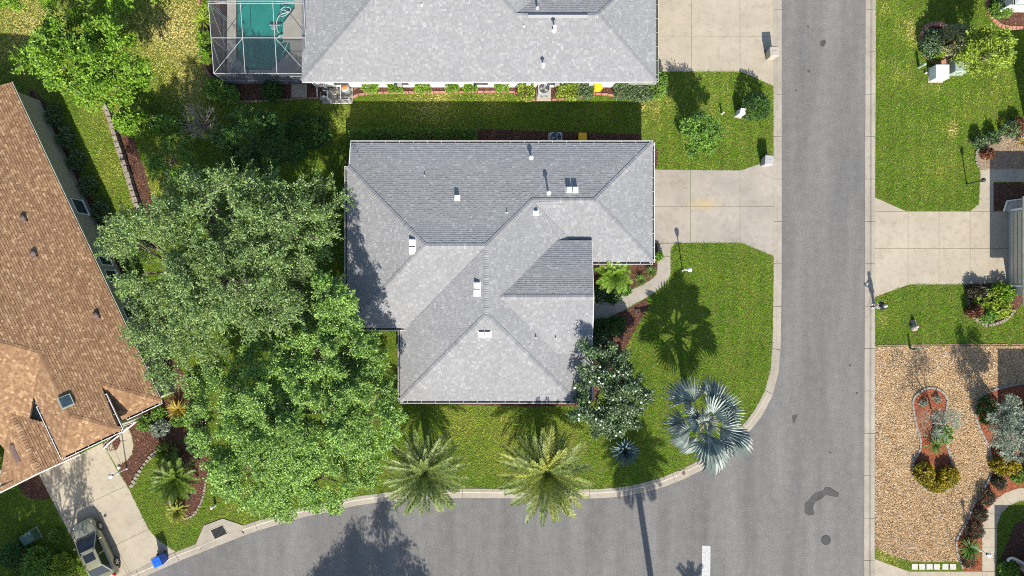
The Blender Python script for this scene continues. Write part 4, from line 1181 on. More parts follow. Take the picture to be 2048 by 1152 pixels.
for x, y in ((674, 204), (662, 204), (647, 193), (655, 185)):
    q = L3(x, y, .48); vl.ball(q, .09, 8, 5).box((q.x, q.y, q.z + .1), (.2, .05, .04), .5)
obj('valve', vl, M['white_dirty'], pv)
tm = thing('pool_heater', 'small grey control box on a post by the house wall', 'control box', L3(651, 172, .1))
c = L3(651, 173, .8)
obj('box', MB().box((c.x, c.y, .9), (.22, .2, .35)), M['grey_metal'], tm); obj('post', MB().box((c.x, c.y, .4), (.08, .08, .8)), M['grey_metal'], tm)
EXCL.append([tuple(W(x, y)[:2]) for x, y in [(640, 165), (708, 165), (708, 208), (640, 208)]])
eb = obj('equipment_pad', MB().prism([tuple(W(x, y)[:2]) for x, y in [(644, 176), (706, 176), (706, 208), (644, 208)]], 0, .13), M['concrete_grey'], kind='structure')

def air_con(label, px, py):
    c = W(px, py, 0.5); z = 0.12
    t = thing('air_conditioner', label, 'air conditioner', (c.x, c.y, 0.0), 'air conditioners beside the houses')
    obj('pad', MB().box((0, -.06, .12), (1.05, 1.2, .08)), M['concrete'], t, local=True)
    obj('cabinet', MB().box((0, 0, .56), (.86, .86, .80)), M['grey_metal'], t, local=True)
    bevel(t.children[-1], .03)
    obj('fan_well', MB().cyl((0, .05, .95), (0, .05, .966), .36, n=28), M['black'], t, local=True)
    fb = MB()
    for k in range(3):
        a = k * 2.094 + 1.2
        pts = []
        for r, da in ((.08, -.25), (.31, -.38), (.31, .38), (.08, .25)):
            pts.append((r * math.cos(a + da), .05 + r * math.sin(a + da), .972 + .02 * da))
        obj('fan_blade', MB().add(pts, [(0, 1, 2, 3)]), M['grey_metal'], t, local=True)
    gr = MB()
    for r in (.36, .24, .12): gr.torus((0, .05, .995), r, .008, 24, 4)
    for k in range(6): a = k * math.pi / 6; gr.cyl((-.36 * math.cos(a), .05 - .36 * math.sin(a), 1.0), (.36 * math.cos(a), .05 + .36 * math.sin(a), 1.0), .006, n=4)
    obj('fan_guard', gr, M['grey_metal'], t, local=True)
    lv = MB()
    for k in range(7): lv.box((-.27 + k * .09, -.435, .55), (.03, .02, .55))
    obj('louvre', lv, M['dark_metal'], t, local=True)
    EXCL.append([(c.x - .5, c.y - .6), (c.x + .5, c.y - .6), (c.x + .5, c.y + .6), (c.x - .5, c.y + .6)])
    return t
air_con('grey air conditioner between boxed shrubs by the northern house', 1088, 181)
air_con('shaded air conditioner tucked behind the middle house gutter', 1111, 279)

def wheelie(name, label, px, py, mat, rz=0.0, zc=.9, sc=1.0):
    c = W(px, py, zc)
    t = thing(name, label, 'bin', (c.x, c.y, 0.02 if False else G), None, rz)
    w, d, h = .62 * sc, .70 * sc, 1.02 * sc
    b = MB().box((0, 0, h / 2 + .04), (w * .86, d * .82, h), 0, 1.14)
    bevel(obj('body', b, mat, t, local=True), .04)
    l = obj('lid', MB().box((0, .02, h + .075), (w * 1.04, d * 1.0, .07), 0, .94), mat, t, local=True)
    bevel(l, .03)
    obj('lid_ridge', MB().box((0, -.10 * sc, h + .118), (w * .62, d * .52, .02), 0, .9), mat, l, local=True)
    obj('handle', MB().tube([(-w * .4, d * .48, h + .02), (-w * .4, d * .58, h + .02), (w * .4, d * .58, h + .02), (w * .4, d * .48, h + .02)], .02, 6), mat, t, local=True)
    for sx in (-1, 1):
        obj('wheel', MB().cyl((sx * w * .44, d * .46, .12), (sx * w * .52, d * .46, .12), .12, n=12), M['black'], t, local=True)
    return t
wheelie('recycling_bin', 'blue wheeled recycling bin at the end of the cream driveway', 317.5, 1122, M['blue_bin'], rad(24), .9)
wheelie('wheeled_bin', 'yellow lidded bin against the wall of the northern house', 1195, 173.5, M['yellow_bin'], rad(3), .6, .92)
wheelie('wheeled_bin', 'yellow bin in shade behind the middle house gutter', 1164, 279, M['yellow_bin'], 0, .6, .92)
wheelie('wheeled_bin', 'added beige stand-in bin casting the dark patch at the northern driveway end', 1546, 106, M['beige_bin'], rad(4), .9)  # bin added so that a shadow falls at this driveway end
wheelie('wheeled_bin', 'added pale grey stand-in bin casting the dark patch by the middle driveway', 1536, 322, M['grey_bin'], rad(-4), .9)  # likewise put in as the caster of the kerbside shadow

def lamp_post(label, px, py, h=2.25, mat='white', cross=True):
    c = W(px, py)
    t = thing('lamp_post', label, 'lamp post', c)
    z = c.z
    obj('post', MB().cyl((c.x, c.y, z - .05), (c.x, c.y, z + h - .35), .045, .04, 8).cyl((c.x, c.y, z), (c.x, c.y, z + .15), .075, .06, 10), M[mat], t)
    if cross: obj('crossbar', MB().cyl((c.x - .26, c.y + .03, z + h * .68), (c.x + .26, c.y - .03, z + h * .68), .016, n=6), M[mat], t)
    hdo = obj('lantern', MB().lathe((c.x, c.y, z + h - .36), [(.07, 0), (.10, .03), (.15, .30), (.15, .32)], 6), M['glass'], t)
    obj('lantern_cap', MB().lathe((c.x, c.y, z + h - .05), [(.18, 0), (.12, .08), (.03, .14)], 6), M[mat], hdo)
    return t
lamp_post('white lamp post on the lawn by the curving front path', 1365, 541, 2.3)
lamp_post('pale lamp post at the mulch bed corner by the cream driveway', 254, 937, 2.3)
lamp_post('dark lamp post on the big lawn across the road', 1933, 368, 2.0, 'dark_metal', False)
lamp_post('pale lamp post in the lily bed beside the narrow path', 1937, 1087, 2.4)

def cabinet(name, label, px, py, w, d, h, mat, rz=0.0):
    c = W(px, py, h * .6)
    t = thing(name, label, 'utility box', (c.x, c.y, G), None, rz)
    obj('pad', MB().box((0, 0, .03), (w + .12, d + .12, .06)), M['concrete'], t, local=True)
    bevel(obj('body', MB().box((0, 0, h / 2 + .06), (w, d, h), 0, .97), mat, t, local=True), .03)
    bevel(obj('lid', MB().box((0, 0, h + .09), (w * 1.02, d * 1.02, .07), 0, .93), mat, t, local=True), .02)
    obj('door_seam', MB().box((0, -d / 2 - .004, h * .5), (.02, .012, h * .8)), M['dark_metal'], t, local=True)
    EXCL.append([(c.x - w / 2, c.y - d / 2), (c.x + w / 2, c.y - d / 2), (c.x + w / 2, c.y + d / 2), (c.x - w / 2, c.y + d / 2)])
    return t
cabinet('utility_cabinet', 'white utility cabinet in front of the brick ringed bed', 1877, 147, .95, 1.0, .85, M['white_box'])
cabinet('utility_cabinet', 'slim white utility cabinet beside the round dark bush', 1481, 226, .40, .42, 1.0, M['white_box'], rad(-12))
cabinet('utility_cabinet', 'dark green cabinet on the shaded lawn by the parked car', 62, 1073, .9, .75, .7, M['dark_green_box'], rad(30))
cabinet('utility_cabinet', 'grey green transformer box half under the leafy tree', 1916, 134, 1.0, .95, .85, M['green_box'])
def bollard(name, label, px, py, h, r, mat, cat='post'):
    c = W(px, py)
    t = thing(name, label, cat, c)
    obj('shaft', MB().cyl(c, (c.x, c.y, c.z + h), r, r * .9, 10), mat, t)
    obj('cap', MB().lathe((c.x, c.y, c.z + h), [(r * 1.1, -.04), (r * 1.1, .02), (r * .6, .06)], 10), mat, t)
    return t
bollard('cable_pedestal', 'pale green cable post on the lawn left of the white cabinet', 1837, 135, .85, .10, M['green_box'])
bollard('marker_post', 'white marker post on the lower left lawn', 431, 1010, .75, .09, M['white_box'])
bollard('marker_post', 'short pale post on the lawn between the two driveways', 1443, 228, .55, .06, M['white_dirty'])
bollard('sprinkler_head', 'small white sprinkler on the lawn below the cable post', 1850, 147, .18, .06, M['white'], 'sprinkler')
bollard('marker_post', 'dark green post at the top of the gravel yard', 1820, 697, .8, .08, M['dark_green_box'])
bollard('valve_cover', 'dark round valve cap in the mulch by the front path', 1273, 620, .10, .11, M['dark_metal'], 'valve')
bollard('cleanout_cap', 'white pipe cap in the mulch by the left path', 239, 935, .12, .10, M['white'], 'pipe cap')
st = thing('garden_statue', 'small grey stone animal ornament on the lawn across the road', 'ornament', W(1826, 655))
c = W(1826, 655)
obj('body', MB().lathe(c, [(.22, 0), (.26, .12), (.22, .32), (.14, .46)], 10), M['stone'], st, True)
obj('head', MB().ball((c.x + .03, c.y + .10, c.z + .52), .12, 10, 6), M['white_stone'], st, True)
obj('ear', MB().cyl((c.x - .03, c.y + .1, c.z + .60), (c.x - .06, c.y + .1, c.z + .70), .04, .005, 6).cyl((c.x + .09, c.y + .1, c.z + .60), (c.x + .12, c.y + .1, c.z + .70), .04, .005, 6), M['stone'], st)
obj('base', MB().box((c.x, c.y + .35, c.z + .05), (.35, .4, .1), .3), M['rock'], st)
st2 = thing('garden_statue', 'white figurine inside the small pink ring', 'ornament', W(279, 138))
c = W(279, 138)
obj('body', MB().lathe(c, [(.12, 0), (.09, .2), (.13, .45), (.05, .6), (.08, .7), (.02, .8)], 10), M['white_stone'], st2, True)
wh = thing('ornamental_wheel', 'black iron wheel ornament by the garage corner', 'ornament', W(2030, 580))
c = W(2030, 582)
wm = MB()
tor = MB().torus((0, 0, 0), .38, .03, 24, 6)
mt = Matrix.Translation((c.x, c.y, c.z + .42)) @ Matrix.Rotation(rad(55), 4, 'X') @ Matrix.Rotation(rad(20), 4, 'Y')
obj('rim', MB().add([mt @ Vector(v) for v in tor.v], tor.f), M['black'], wh)
sp = MB()
for k in range(5):
    a = k * math.pi / 5
    sp.cyl(mt @ Vector((-.38 * math.cos(a), -.38 * math.sin(a), 0)), mt @ Vector((.38 * math.cos(a), .38 * math.sin(a), 0)), .015, n=5)
obj('spoke', sp, M['black'], wh)
sl_ = thing('garden_ornament', 'white curved driftwood piece in the planted bed', 'ornament', W(1965, 622))
obj('branch', MB().tube([W(1952, 596, .4), W(1962, 610, .3), W(1972, 620, .25), W(1976, 630, .15)], [.05, .06, .05, .03], 7), M['white_stone'], sl_)

# ------------------------------------------------------------------ parked car
cr = Vector((-U.x, -U.y))                       # heading towards the house
cc = W(189, 1102, .75)
car = thing('car', 'gold sedan parked nose in on the cream driveway', 'car', (cc.x, cc.y, 0.10), None, math.atan2(cr.y, cr.x))
M['car'] = plain('gold metallic paint', (0.27, 0.262, 0.175), 0.28, 0.4, var=0.04, coat=0.8, spec=0.5)
M['car_glass'] = plain('car glass', (0.012, 0.016, 0.018), 0.05, var=0.1, spec=0.6)
M['rim'] = plain('alloy rim', (0.5, 0.5, 0.5), 0.3, 0.7)
M['tail'] = plain('red lamp', (0.5, 0.02, 0.02), 0.25)
M['head'] = plain('headlamp lens', (0.6, 0.62, 0.62), 0.15)
body = MB()
st_x = [2.32, 2.24, 2.05, 1.7, 1.2, .8, .3, -.3, -.9, -1.5, -1.9, -2.15, -2.27]
hw_ = [.52, .66, .78, .86, .89, .90, .90, .90, .90, .89, .86, .78, .66]
ht_ = [.58, .66, .74, .82, .89, .94, .95, .96, .97, .99, 1.0, .97, .88]
prof = lambda w, h: [(-w * .93, .22), (-w, .36), (-w, .58), (-w * .97, h * .82), (-w * .86, h * .95), (-w * .5, h), (0, h * 1.015), (w * .5, h), (w * .86, h * .95), (w * .97, h * .82), (w, .58), (w, .36), (w * .93, .22)]
vs = []
for x, w, h in zip(st_x, hw_, ht_): vs += [(x, y, z) for y, z in prof(w, h)]
m_ = 13; fs = []
for i in range(len(st_x) - 1):
    for k in range(m_ - 1): fs.append((i * m_ + k, i * m_ + k + 1, (i + 1) * m_ + k + 1, (i + 1) * m_ + k))
fs += [tuple(range(m_))[::-1], tuple(range((len(st_x) - 1) * m_, len(st_x) * m_))]
bo = obj('body', body.add(vs, fs), M['car'], car, True, local=True)
bm = bmesh.new(); bm.from_mesh(bo.data); bmesh.ops.recalc_face_normals(bm, faces=bm.faces); bm.to_mesh(bo.data); bm.free()
bo.modifiers.new('sub', 'SUBSURF').levels = 1; bo.modifiers['sub'].render_levels = 1
base = [(1.12, .80, .92), (1.12, -.80, .92), (-1.75, -.78, .98), (-1.75, .78, .98)]
top = [(.25, .58, 1.44), (.25, -.58, 1.44), (-.95, -.56, 1.45), (-.95, .56, 1.45)]
cabv = base + top
co = obj('cabin', MB().add([(x * .99, y * .985, z - .012) for x, y, z in cabv], [(0, 4, 5, 1), (1, 5, 6, 2), (2, 6, 7, 3), (3, 7, 4, 0), (4, 7, 6, 5)]), M['car_glass'], car, local=True)
rf = MB()
rx = [.30, 0, -.5, -1.0]
for i in range(3):
    pass
rv = []
for x, w, z in ((.33, .54, 1.425), (.1, .60, 1.46), (-.45, .61, 1.475), (-.9, .58, 1.465), (-1.05, .54, 1.43)):
    rv += [(x, -w, z - .035), (x, -w * .6, z), (x, 0, z + .012), (x, w * .6, z), (x, w, z - .035)]
rfs = [(i * 5 + k, i * 5 + k + 1, (i + 1) * 5 + k + 1, (i + 1) * 5 + k) for i in range(4) for k in range(4)]
obj('roof', MB().add(rv, [f[::-1] for f in rfs]), M['car'], car, True, local=True)
pl_ = MB()
for sy in (1, -1):
    pl_.cyl((1.12, .80 * sy, .92), (.25, .58 * sy, 1.44), .035, n=6).cyl((-1.75, .78 * sy, .98), (-.95, .56 * sy, 1.45), .05, n=6).cyl((-.2, .79 * sy, .95), (-.3, .57 * sy, 1.45), .03, n=6).cyl((.25, .58 * sy, 1.43), (-.95, .56 * sy, 1.44), .04, n=6)
obj('pillar', pl_, M['car'], car, local=True)
obj('sunroof', MB().box((-.22, 0, 1.488), (.55, .78, .012)), M['car_glass'], car, local=True)
for sy in (1, -1):
    mo = obj('mirror', MB().ball((.72, sy * 1.0, .98), .11, 8, 5, (.7, 1, .7)).cyl((.72, sy * .85, .94), (.72, sy * .98, .97), .03), M['car'], car, True, local=True)
    for x in (1.42, -1.38):
        w = obj('wheel', MB().lathe((0, 0, 0), [(.0, -.1)] * 2, 3) if False else MB().cyl((x, sy * .72, .32), (x, sy * .915, .32), .325, n=22), M['black'], car, local=True)
        rm = MB().cyl((x, sy * .90, .32), (x, sy * .925, .32), .215, n=20)
        obj('rim', rm, M['dark_metal'], w, local=True)
        for k in range(6):
            a = k * math.pi / 3
            rr_ = MB().cyl((x, sy * .935, .32), (x + .2 * math.cos(a), sy * .935, .32 + .2 * math.sin(a)), .032, .045, 5)
            obj('spoke', rr_, M['rim'], w, local=True)
    obj('headlight', MB().ball((2.0, sy * .60, .63), .16, 10, 6, (.9, .9, .4)), M['head'], car, True, local=True)
    obj('tail_light', MB().ball((-2.08, sy * .68, .84), .18, 10, 6, (.8, .7, .8)), M['tail'], car, True, local=True)
obj('wiper', MB().cyl((1.1, -.1, .95), (.85, .5, 1.09), .012, n=4).cyl((1.1, -.6, .95), (.85, -.05, 1.09), .012, n=4), M['black'], car, local=True)
obj('cowl', MB().box((1.16, 0, .915), (.14, 1.35, .03)), M['black'], car, local=True)
obj('grille', MB().box((2.27, 0, .5), (.1, .8, .16)), M['black'], car, local=True)

# ------------------------------------------------------------------ person at the kerb
def skin_obj(name, verts, edges, radii, mat, parent, root=0, sub=1):
    me = bpy.data.meshes.new(name)
    me.from_pydata(verts, edges, [])
    o = link(name, me, mat, parent)
    o.modifiers.new('skin', 'SKIN').use_smooth_shade = True
    for i, r in enumerate(radii):
        sv = me.skin_vertices[0].data[i]; sv.radius = (r, r); sv.use_root = (i == root)
    sm = o.modifiers.new('sub', 'SUBSURF'); sm.levels = sub; sm.render_levels = sub
    return o
M['skin'] = plain('skin', (0.42, 0.26, 0.18), 0.6)
M['navy'] = plain('dark navy top', (0.018, 0.022, 0.035), 0.9)
M['jeans'] = plain('pale blue trousers', (0.42, 0.50, 0.56), 0.9, var=0.15)
M['hair'] = plain('grey white hair', (0.55, 0.54, 0.52), 0.9, var=0.2)
pc = W(1748, 611, .12)
man = thing('person', 'person in a dark top and pale trousers standing at the kerb with a controller', 'person', (pc.x, pc.y, .11), None, rad(-75))
V0, E0, R0 = [], [], []
def vtx(p, r, par=None):
    V0.append(p); R0.append(r)
    if par is not None: E0.append((par, len(V0) - 1))
    return len(V0) - 1
pel = vtx((0, 0, .95), .13)
wai = vtx((0, .01, 1.10), .125, pel); che = vtx((0, .02, 1.32), .15, wai); nec0 = vtx((0, .02, 1.46), .075, che); nec = vtx((0, 0, 1.53), .052, nec0)
hd1 = vtx((0, -.02, 1.62), .085, nec); hd2 = vtx((0, -.01, 1.72), .078, hd1)
for sx in (1, -1):
    hp_ = vtx((sx * .10, 0, .88), .095, pel); kn = vtx((sx * .11, -.03 * sx, .49), .062, hp_); an = vtx((sx * .12, .02 - .06 * sx, .09), .042, kn); tw = vtx((sx * .13, -.15 - .06 * sx, .035), .038, an)
    sh = vtx((sx * .19, .02, 1.41), .068, che); el = vtx((sx * .27, -.02, 1.13), .046, sh); wr = vtx((sx * .13, -.27, 1.13), .030, el); pa = vtx((sx * .08, -.33, 1.14), .036, wr)
    for q in range(4): f1 = vtx((sx * (.03 + q * .008), -.365 + q * .002, 1.12 + q * .02), .010, pa); vtx((sx * .015, -.34 + q * .002, 1.12 + q * .02), .009, f1)
    t1 = vtx((sx * .06, -.30, 1.185), .011, pa); vtx((sx * .03, -.32, 1.19), .010, t1)
skin_obj('body', V0, E0, R0, M['skin'], man, pel)
sv_, se_, sr_ = [], [], []
tv = [((0, 0, .93), .155), ((0, .01, 1.10), .150), ((0, .02, 1.32), .172), ((0, .02, 1.44), .10)]
vv, ee, rr2 = [p for p, r in tv], [(0, 1), (1, 2), (2, 3)], [r for p, r in tv]
for sx in (1, -1):
    b = len(vv); vv += [(sx * .19, .02, 1.41), (sx * .27, -.02, 1.13), (sx * .17, -.21, 1.13)]; rr2 += [.085, .064, .05]; ee += [(2, b), (b, b + 1), (b + 1, b + 2)]
skin_obj('shirt', vv, ee, rr2, M['navy'], man, 0)
vv, ee, rr2 = [(0, 0, .93)], [], [.15]
for sx in (1, -1):
    b = len(vv); vv += [(sx * .10, 0, .86), (sx * .11, -.03 * sx, .49), (sx * .12, .02 - .06 * sx, .10)]; rr2 += [.115, .08, .065]; ee += [(0, b), (b, b + 1), (b + 1, b + 2)]
skin_obj('trousers', vv, ee, rr2, M['jeans'], man, 0)
obj('hair', MB().ball((0, .015, 1.72), .105, 12, 8, (.95, 1.08, .95)), M['hair'], man, True, local=True)
for sx in (1, -1):
    obj('shoe', MB().ball((sx * .125, -.06 - .06 * sx, .045), .07, 10, 6, (.75, 1.9, .65)), M['white'], man, True, local=True)
    obj('eye', MB().ball((sx * .03, -.105, 1.645), .012, 6, 4), M['black'], man, local=True)
    obj('ear', MB().ball((sx * .088, -.01, 1.63), .025, 6, 4, (.4, .8, 1.2)), M['skin'], man, True, local=True)
obj('nose', MB().cyl((0, -.10, 1.64), (0, -.125, 1.605), .008, .016, 6), M['skin'], man, local=True)
ctl = thing('controller', 'small grey remote controller held by the person at the kerb', 'controller', (pc.x, pc.y, .11), None, rad(-75))
obj('case', MB().box((0, -.37, 1.17), (.16, .09, .04)), M['grey_metal'], ctl, local=True)
obj('aerial', MB().cyl((-.05, -.40, 1.18), (-.05, -.47, 1.24), .006, n=5).cyl((.05, -.40, 1.18), (.05, -.47, 1.24), .006, n=5), M['black'], ctl, local=True)

# ------------------------------------------------------------------ plants
def unit(a): return a / np.maximum(np.linalg.norm(a, axis=1, keepdims=True), 1e-6)
def kites(C, A, N, L, Wd):
    """n leaf blades: base C, axis A, approximate normal N, length L, width Wd"""
    A = unit(A); S = unit(np.cross(A, N)); L = L[:, None]; Wd = Wd[:, None]
    V = np.stack([C, C + A * L * .45 + S * Wd * .5, C + A * L, C + A * L * .45 - S * Wd * .5], 1).reshape(-1, 3)
    return V, np.arange(len(V)).reshape(-1, 4)

def spray_leaves(tips, outs, n_per, slen, leaf, wid, up=0.9, spread=0.9, droop=0.0, thick=0.16):
    m = len(tips)
    t = np.repeat(tips, n_per, 0); o = np.repeat(unit(outs), n_per, 0)
    u = rng.random((m * n_per, 1))
    c = t + o * (u - .4) * slen + rng.normal(0, thick, (m * n_per, 3)) * (1.15 - u)
    c[:, 2] -= (droop * u[:, 0] ** 2)
    a = o * 0.9 + rng.normal(0, spread, (m * n_per, 3)); a[:, 2] -= droop * 0.8
    n = rng.normal(0, 1 - up * .6, (m * n_per, 3)); n[:, 2] += up * 1.3
    L = leaf * rng.uniform(.65, 1.3, m * n_per)
    return kites(c, a, n, L, L * wid)

def blob_tips(c, r, n, low=-0.25, shell=0.55, lumps=0.0):
    d = unit(rng.normal(0, 1, (n * 3, 3))); d = d[d[:, 2] > low][:n]
    k = shell + (1 - shell) * rng.random((len(d), 1)) ** 0.6
    if lumps:
        f = np.sin(d[:, 0] * 7 + c[0]) + np.sin(d[:, 1] * 8 + c[1] * 2) + np.sin(d[:, 2] * 6 + c[0] * 3)
        k = k * (1 + lumps * f[:, None] / 3)
    return np.array(c) + d * np.array(r) * k, d

def tree(name, label, base, h, blobs, mat, n_spray=160, n_per=34, slen=.9, leaf=.15, wid=.55, droop=0.0, tr=.2, group=None, cat='tree', bark='bark', lumps=.12, low=-.25, up=.9, spread=.9, fork=.4, cover=1.0):
    """blobs: (px, py, z, rx, ry, rz) with px, py where the blob shows in the photo"""
    b = W(*base)
    t = thing(name, label, cat, b, group)
    bl = [(np.array(W(px, py, z)), (rx, ry, rz)) for px, py, z, rx, ry, rz in blobs]
    TV, TD = [], []
    for c, r in bl:
        n = max(6, int(3.3 * n_spray * (r[0] * r[1] + r[0] * r[2]) / 2 * cover))
        k = 7
        p, d = blob_tips(c, r, max(4, n // k), low, lumps=lumps)
        d2 = np.repeat(d, k, 0) + rng.normal(0, .75, (len(d) * k, 3)) * np.array([1, 1, .55])
        p = np.repeat(p, k, 0) + unit(d2) * slen * rng.uniform(.05, .55, (len(d2), 1))
        TV.append(p); TD.append(d2)
    tips, outs = np.concatenate(TV), np.concatenate(TD)
    outs = outs + rng.normal(0, .35, outs.shape)
    Vv, Ff = spray_leaves(tips, outs, n_per, slen, leaf, wid, droop=droop, up=up, spread=spread)
    npobj('crown', Vv, Ff, mat, t)
    fk = Vector((b.x + (bl[0][0][0] - b.x) * .15, b.y + (bl[0][0][1] - b.y) * .15, h * fork))
    obj('trunk', MB().tube([b - Vector((0, 0, .1)), b.lerp(fk, .5) + Vector((.04, -.03, 0)), fk], [tr * 1.25, tr, tr * .85], 9), M[bark], t, True)
    for (c, r), tp in zip(bl, TV):
        cv = Vector(c) - Vector((0, 0, r[2] * .55)); mid = fk.lerp(cv, .55) + Vector((R.uniform(-.2, .2), R.uniform(-.2, .2), -.1))
        lb = MB().tube([fk, mid, cv], [tr * .6, tr * .4, tr * .22], 6)
        for k in range(min(9, len(tp))):
            q = Vector(tp[R.randrange(len(tp))]); m2 = cv.lerp(q, .5) + Vector((0, 0, R.uniform(0, .2)))
            lb.tube([cv if k % 2 else mid, m2, q], [tr * .20, tr * .12, tr * .05], 4)
        obj('limb', lb, M[bark], t)
    return t

def shrub(name, label, px, py, h, rx, ry, mat, n=700, leaf=.09, wid=.6, boxy=False, group=None, cat='shrub', flat_top=.5, slen=.25, per=12, spread=1.0):
    c = W(px, py, h * .55)
    t = thing(name, label, cat, (c.x, c.y, G), group)
    m = max(8, int(1.7 * n) // per)
    if boxy:
        u = rng.uniform(-1, 1, (m, 3)); k = rng.integers(0, 3, m); s_ = rng.choice([-1, 1], m)
        k = np.where(rng.random(m) < .5, 2, k); u[np.arange(m), k] = np.where(k == 2, 1, s_) * rng.uniform(.85, 1.0, m)
        p = np.array([c.x, c.y, G + h * .52]) + u * np.array([rx, ry, h * .46]); d = unit(u)
    else:
        p, d = blob_tips((c.x, c.y, G + h * .45), (rx, ry, h * .55), m, -.6, .7, .08)
    V, Fq = spray_leaves(p, d + rng.normal(0, .3, d.shape), per, slen, leaf, wid, spread=spread, thick=.06)
    V[:, 2] = np.maximum(V[:, 2], G + .02)
    npobj('foliage', V, Fq, mat, t)
    st = MB()
    for k in range(5):
        a = R.uniform(0, 6.28); st.cyl((c.x, c.y, G - .03), (c.x + rx * .5 * math.cos(a), c.y + ry * .5 * math.sin(a), h * .6), .02, .008, 4)
    obj('stem', st, M['bark'], t)
    return t

# ---- leaves of several greens (linear base colours)
LM = {}
LM['oak'] = leafm('grey green oak leaves', (.055, .115, .026), (.15, .245, .068), (.36, .47, .18), mottle=.2, mscale=.35)
LM['maple'] = leafm('fresh green leaves', (.070, .16, .022), (.19, .34, .06), (.42, .58, .18), mottle=.22, mscale=.35)
LM['bright'] = leafm('bright green leaves', (.080, .17, .014), (.155, .295, .022), (.27, .42, .055), mottle=.25)
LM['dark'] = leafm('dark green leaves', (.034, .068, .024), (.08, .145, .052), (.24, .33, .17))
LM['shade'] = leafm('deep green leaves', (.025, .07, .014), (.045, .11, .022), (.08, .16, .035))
LM['hedge'] = leafm('hedge leaves', (.065, .14, .02), (.12, .24, .03), (.21, .35, .065))
LM['yellowgreen'] = leafm('yellow green leaves', (.12, .20, .018), (.23, .32, .03), (.36, .44, .06))
LM['variegated'] = leafm('cream variegated leaves', (.12, .16, .05), (.27, .29, .12), (.45, .44, .25))
LM['yellow'] = leafm('golden yellow leaves', (.14, .12, .01), (.27, .22, .012), (.42, .33, .03))
LM['gold_grass'] = leafm('gold strap leaves', (.20, .17, .02), (.36, .28, .04), (.52, .42, .10))
LM['silver'] = leafm('silver leaves', (.13, .17, .12), (.22, .27, .20), (.35, .39, .31))
LM['bronze'] = leafm('bronze leaves', (.035, .035, .02), (.06, .055, .03), (.10, .08, .05))
LM['redleaf'] = leafm('reddish leaves', (.09, .03, .02), (.17, .06, .03), (.22, .12, .05))
LM['date'] = leafm('date palm leaflets', (.075, .12, .025), (.15, .21, .05), (.28, .34, .11))
LM['date_y'] = leafm('yellow green date palm leaflets', (.12, .16, .022), (.24, .28, .045), (.40, .42, .10))  # leaflets of the fruiting palm, a yellower green of their own
LM['fan'] = leafm('silver blue fan leaf', (.115, .155, .14), (.185, .235, .21), (.34, .385, .35), tr=.06, mottle=.1)
LM['agave'] = leafm('blue agave leaf', (.07, .12, .12), (.10, .16, .16), (.14, .21, .21), tr=.05)
LM['cycad'] = leafm('cycad leaflets', (.05, .10, .012), (.10, .18, .02), (.19, .27, .04))
LM['sago'] = leafm('yellow green sago leaflets', (.10, .13, .012), (.20, .22, .02), (.34, .34, .05))
LM['lily'] = leafm('lily strap leaves', (.05, .11, .018), (.09, .19, .03), (.16, .28, .06))
M['petiole'] = plain('pale petiole', (.34, .37, .30), .6)
M['rachis'] = plain('green rachis', (.20, .22, .07), .6)
M['fruit'] = plain('orange dates', (.50, .17, .02), .6, var=.2)
M['flower'] = plain('white blossom', (.78, .76, .74), .8, var=.05)
M['palm_trunk'] = plain('palm trunk', (.16, .13, .10), .95, var=.4, scale=12)

# ---- the big trees of the west side
tree('oak_tree', 'broad grey green oak between the brown roofed and grey roofed houses', (440, 575), 8.5,
     [(455, 440, 7.6, 4.6, 2.6, 1.7), (318, 520, 6.6, 3.0, 3.3, 1.8), (560, 470, 7.0, 3.4, 3.2, 1.9), (360, 655, 6.4, 3.0, 3.3, 1.8), (470, 570, 8.2, 3.8, 3.2, 1.6), (262, 470, 5.4, 1.4, 1.2, 1.0), (640, 420, 6.0, 1.6, 1.8, 1.2), (410, 620, 7.2, 2.5, 2.4, 1.6), (600, 570, 6.0, 2.1, 2.3, 1.4), (600, 640, 5.0, 1.6, 1.6, 1.1), (420, 380, 6.2, 1.6, 1.0, 1.0)],
     LM['oak'], 12, 58, 1.3, .155, .38, .3, .34, low=-.15, spread=.75)
tree('shade_tree', 'large fresh green tree over the lawn by the side street', (600, 815), 8.0,
     [(600, 830, 7.8, 4.6, 3.6, 1.8), (520, 930, 6.2, 3.2, 2.4, 1.7), (660, 720, 7.2, 3.0, 2.2, 1.6), (720, 830, 6.2, 2.5, 2.4, 1.5), (450, 840, 6.2, 2.4, 2.4, 1.6), (640, 960, 5.6, 2.6, 1.9, 1.4), (730, 710, 6.2, 1.4, 1.2, .9), (560, 1000, 4.6, 1.9, 1.0, 1.0), (720, 920, 5.0, 1.5, 1.5, 1.1), (430, 760, 5.8, 1.5, 1.3, 1.0), (560, 720, 6.6, 2.2, 1.6, 1.2), (612, 848, 8.0, 2.4, 2.2, 1.2), (560, 860, 7.4, 2.0, 2.0, 1.2), (664, 602, 8.0, 1.1, 1.5, 1.0), (668, 655, 7.4, 1.4, 1.3, 1.0)],
     LM['maple'], 19, 62, .78, .125, .52, .22, .30, low=-.2)
tree('round_tree', 'bright green tree on the dry lawn at the top left', (185, 150), 6.5,
     [(150, 130, 5.6, 2.8, 2.0, 1.6), (215, 110, 5.8, 2.0, 1.9, 1.5), (90, 115, 4.6, 1.5, 1.1, 1.0), (200, 170, 4.6, 2.0, 1.2, 1.2), (150, 65, 5.4, 2.0, 1.0, 1.1), (250, 150, 4.4, 1.0, 1.0, .9)],
     LM['bright'], 16, 40, .85, .18, .5, .1, .2)
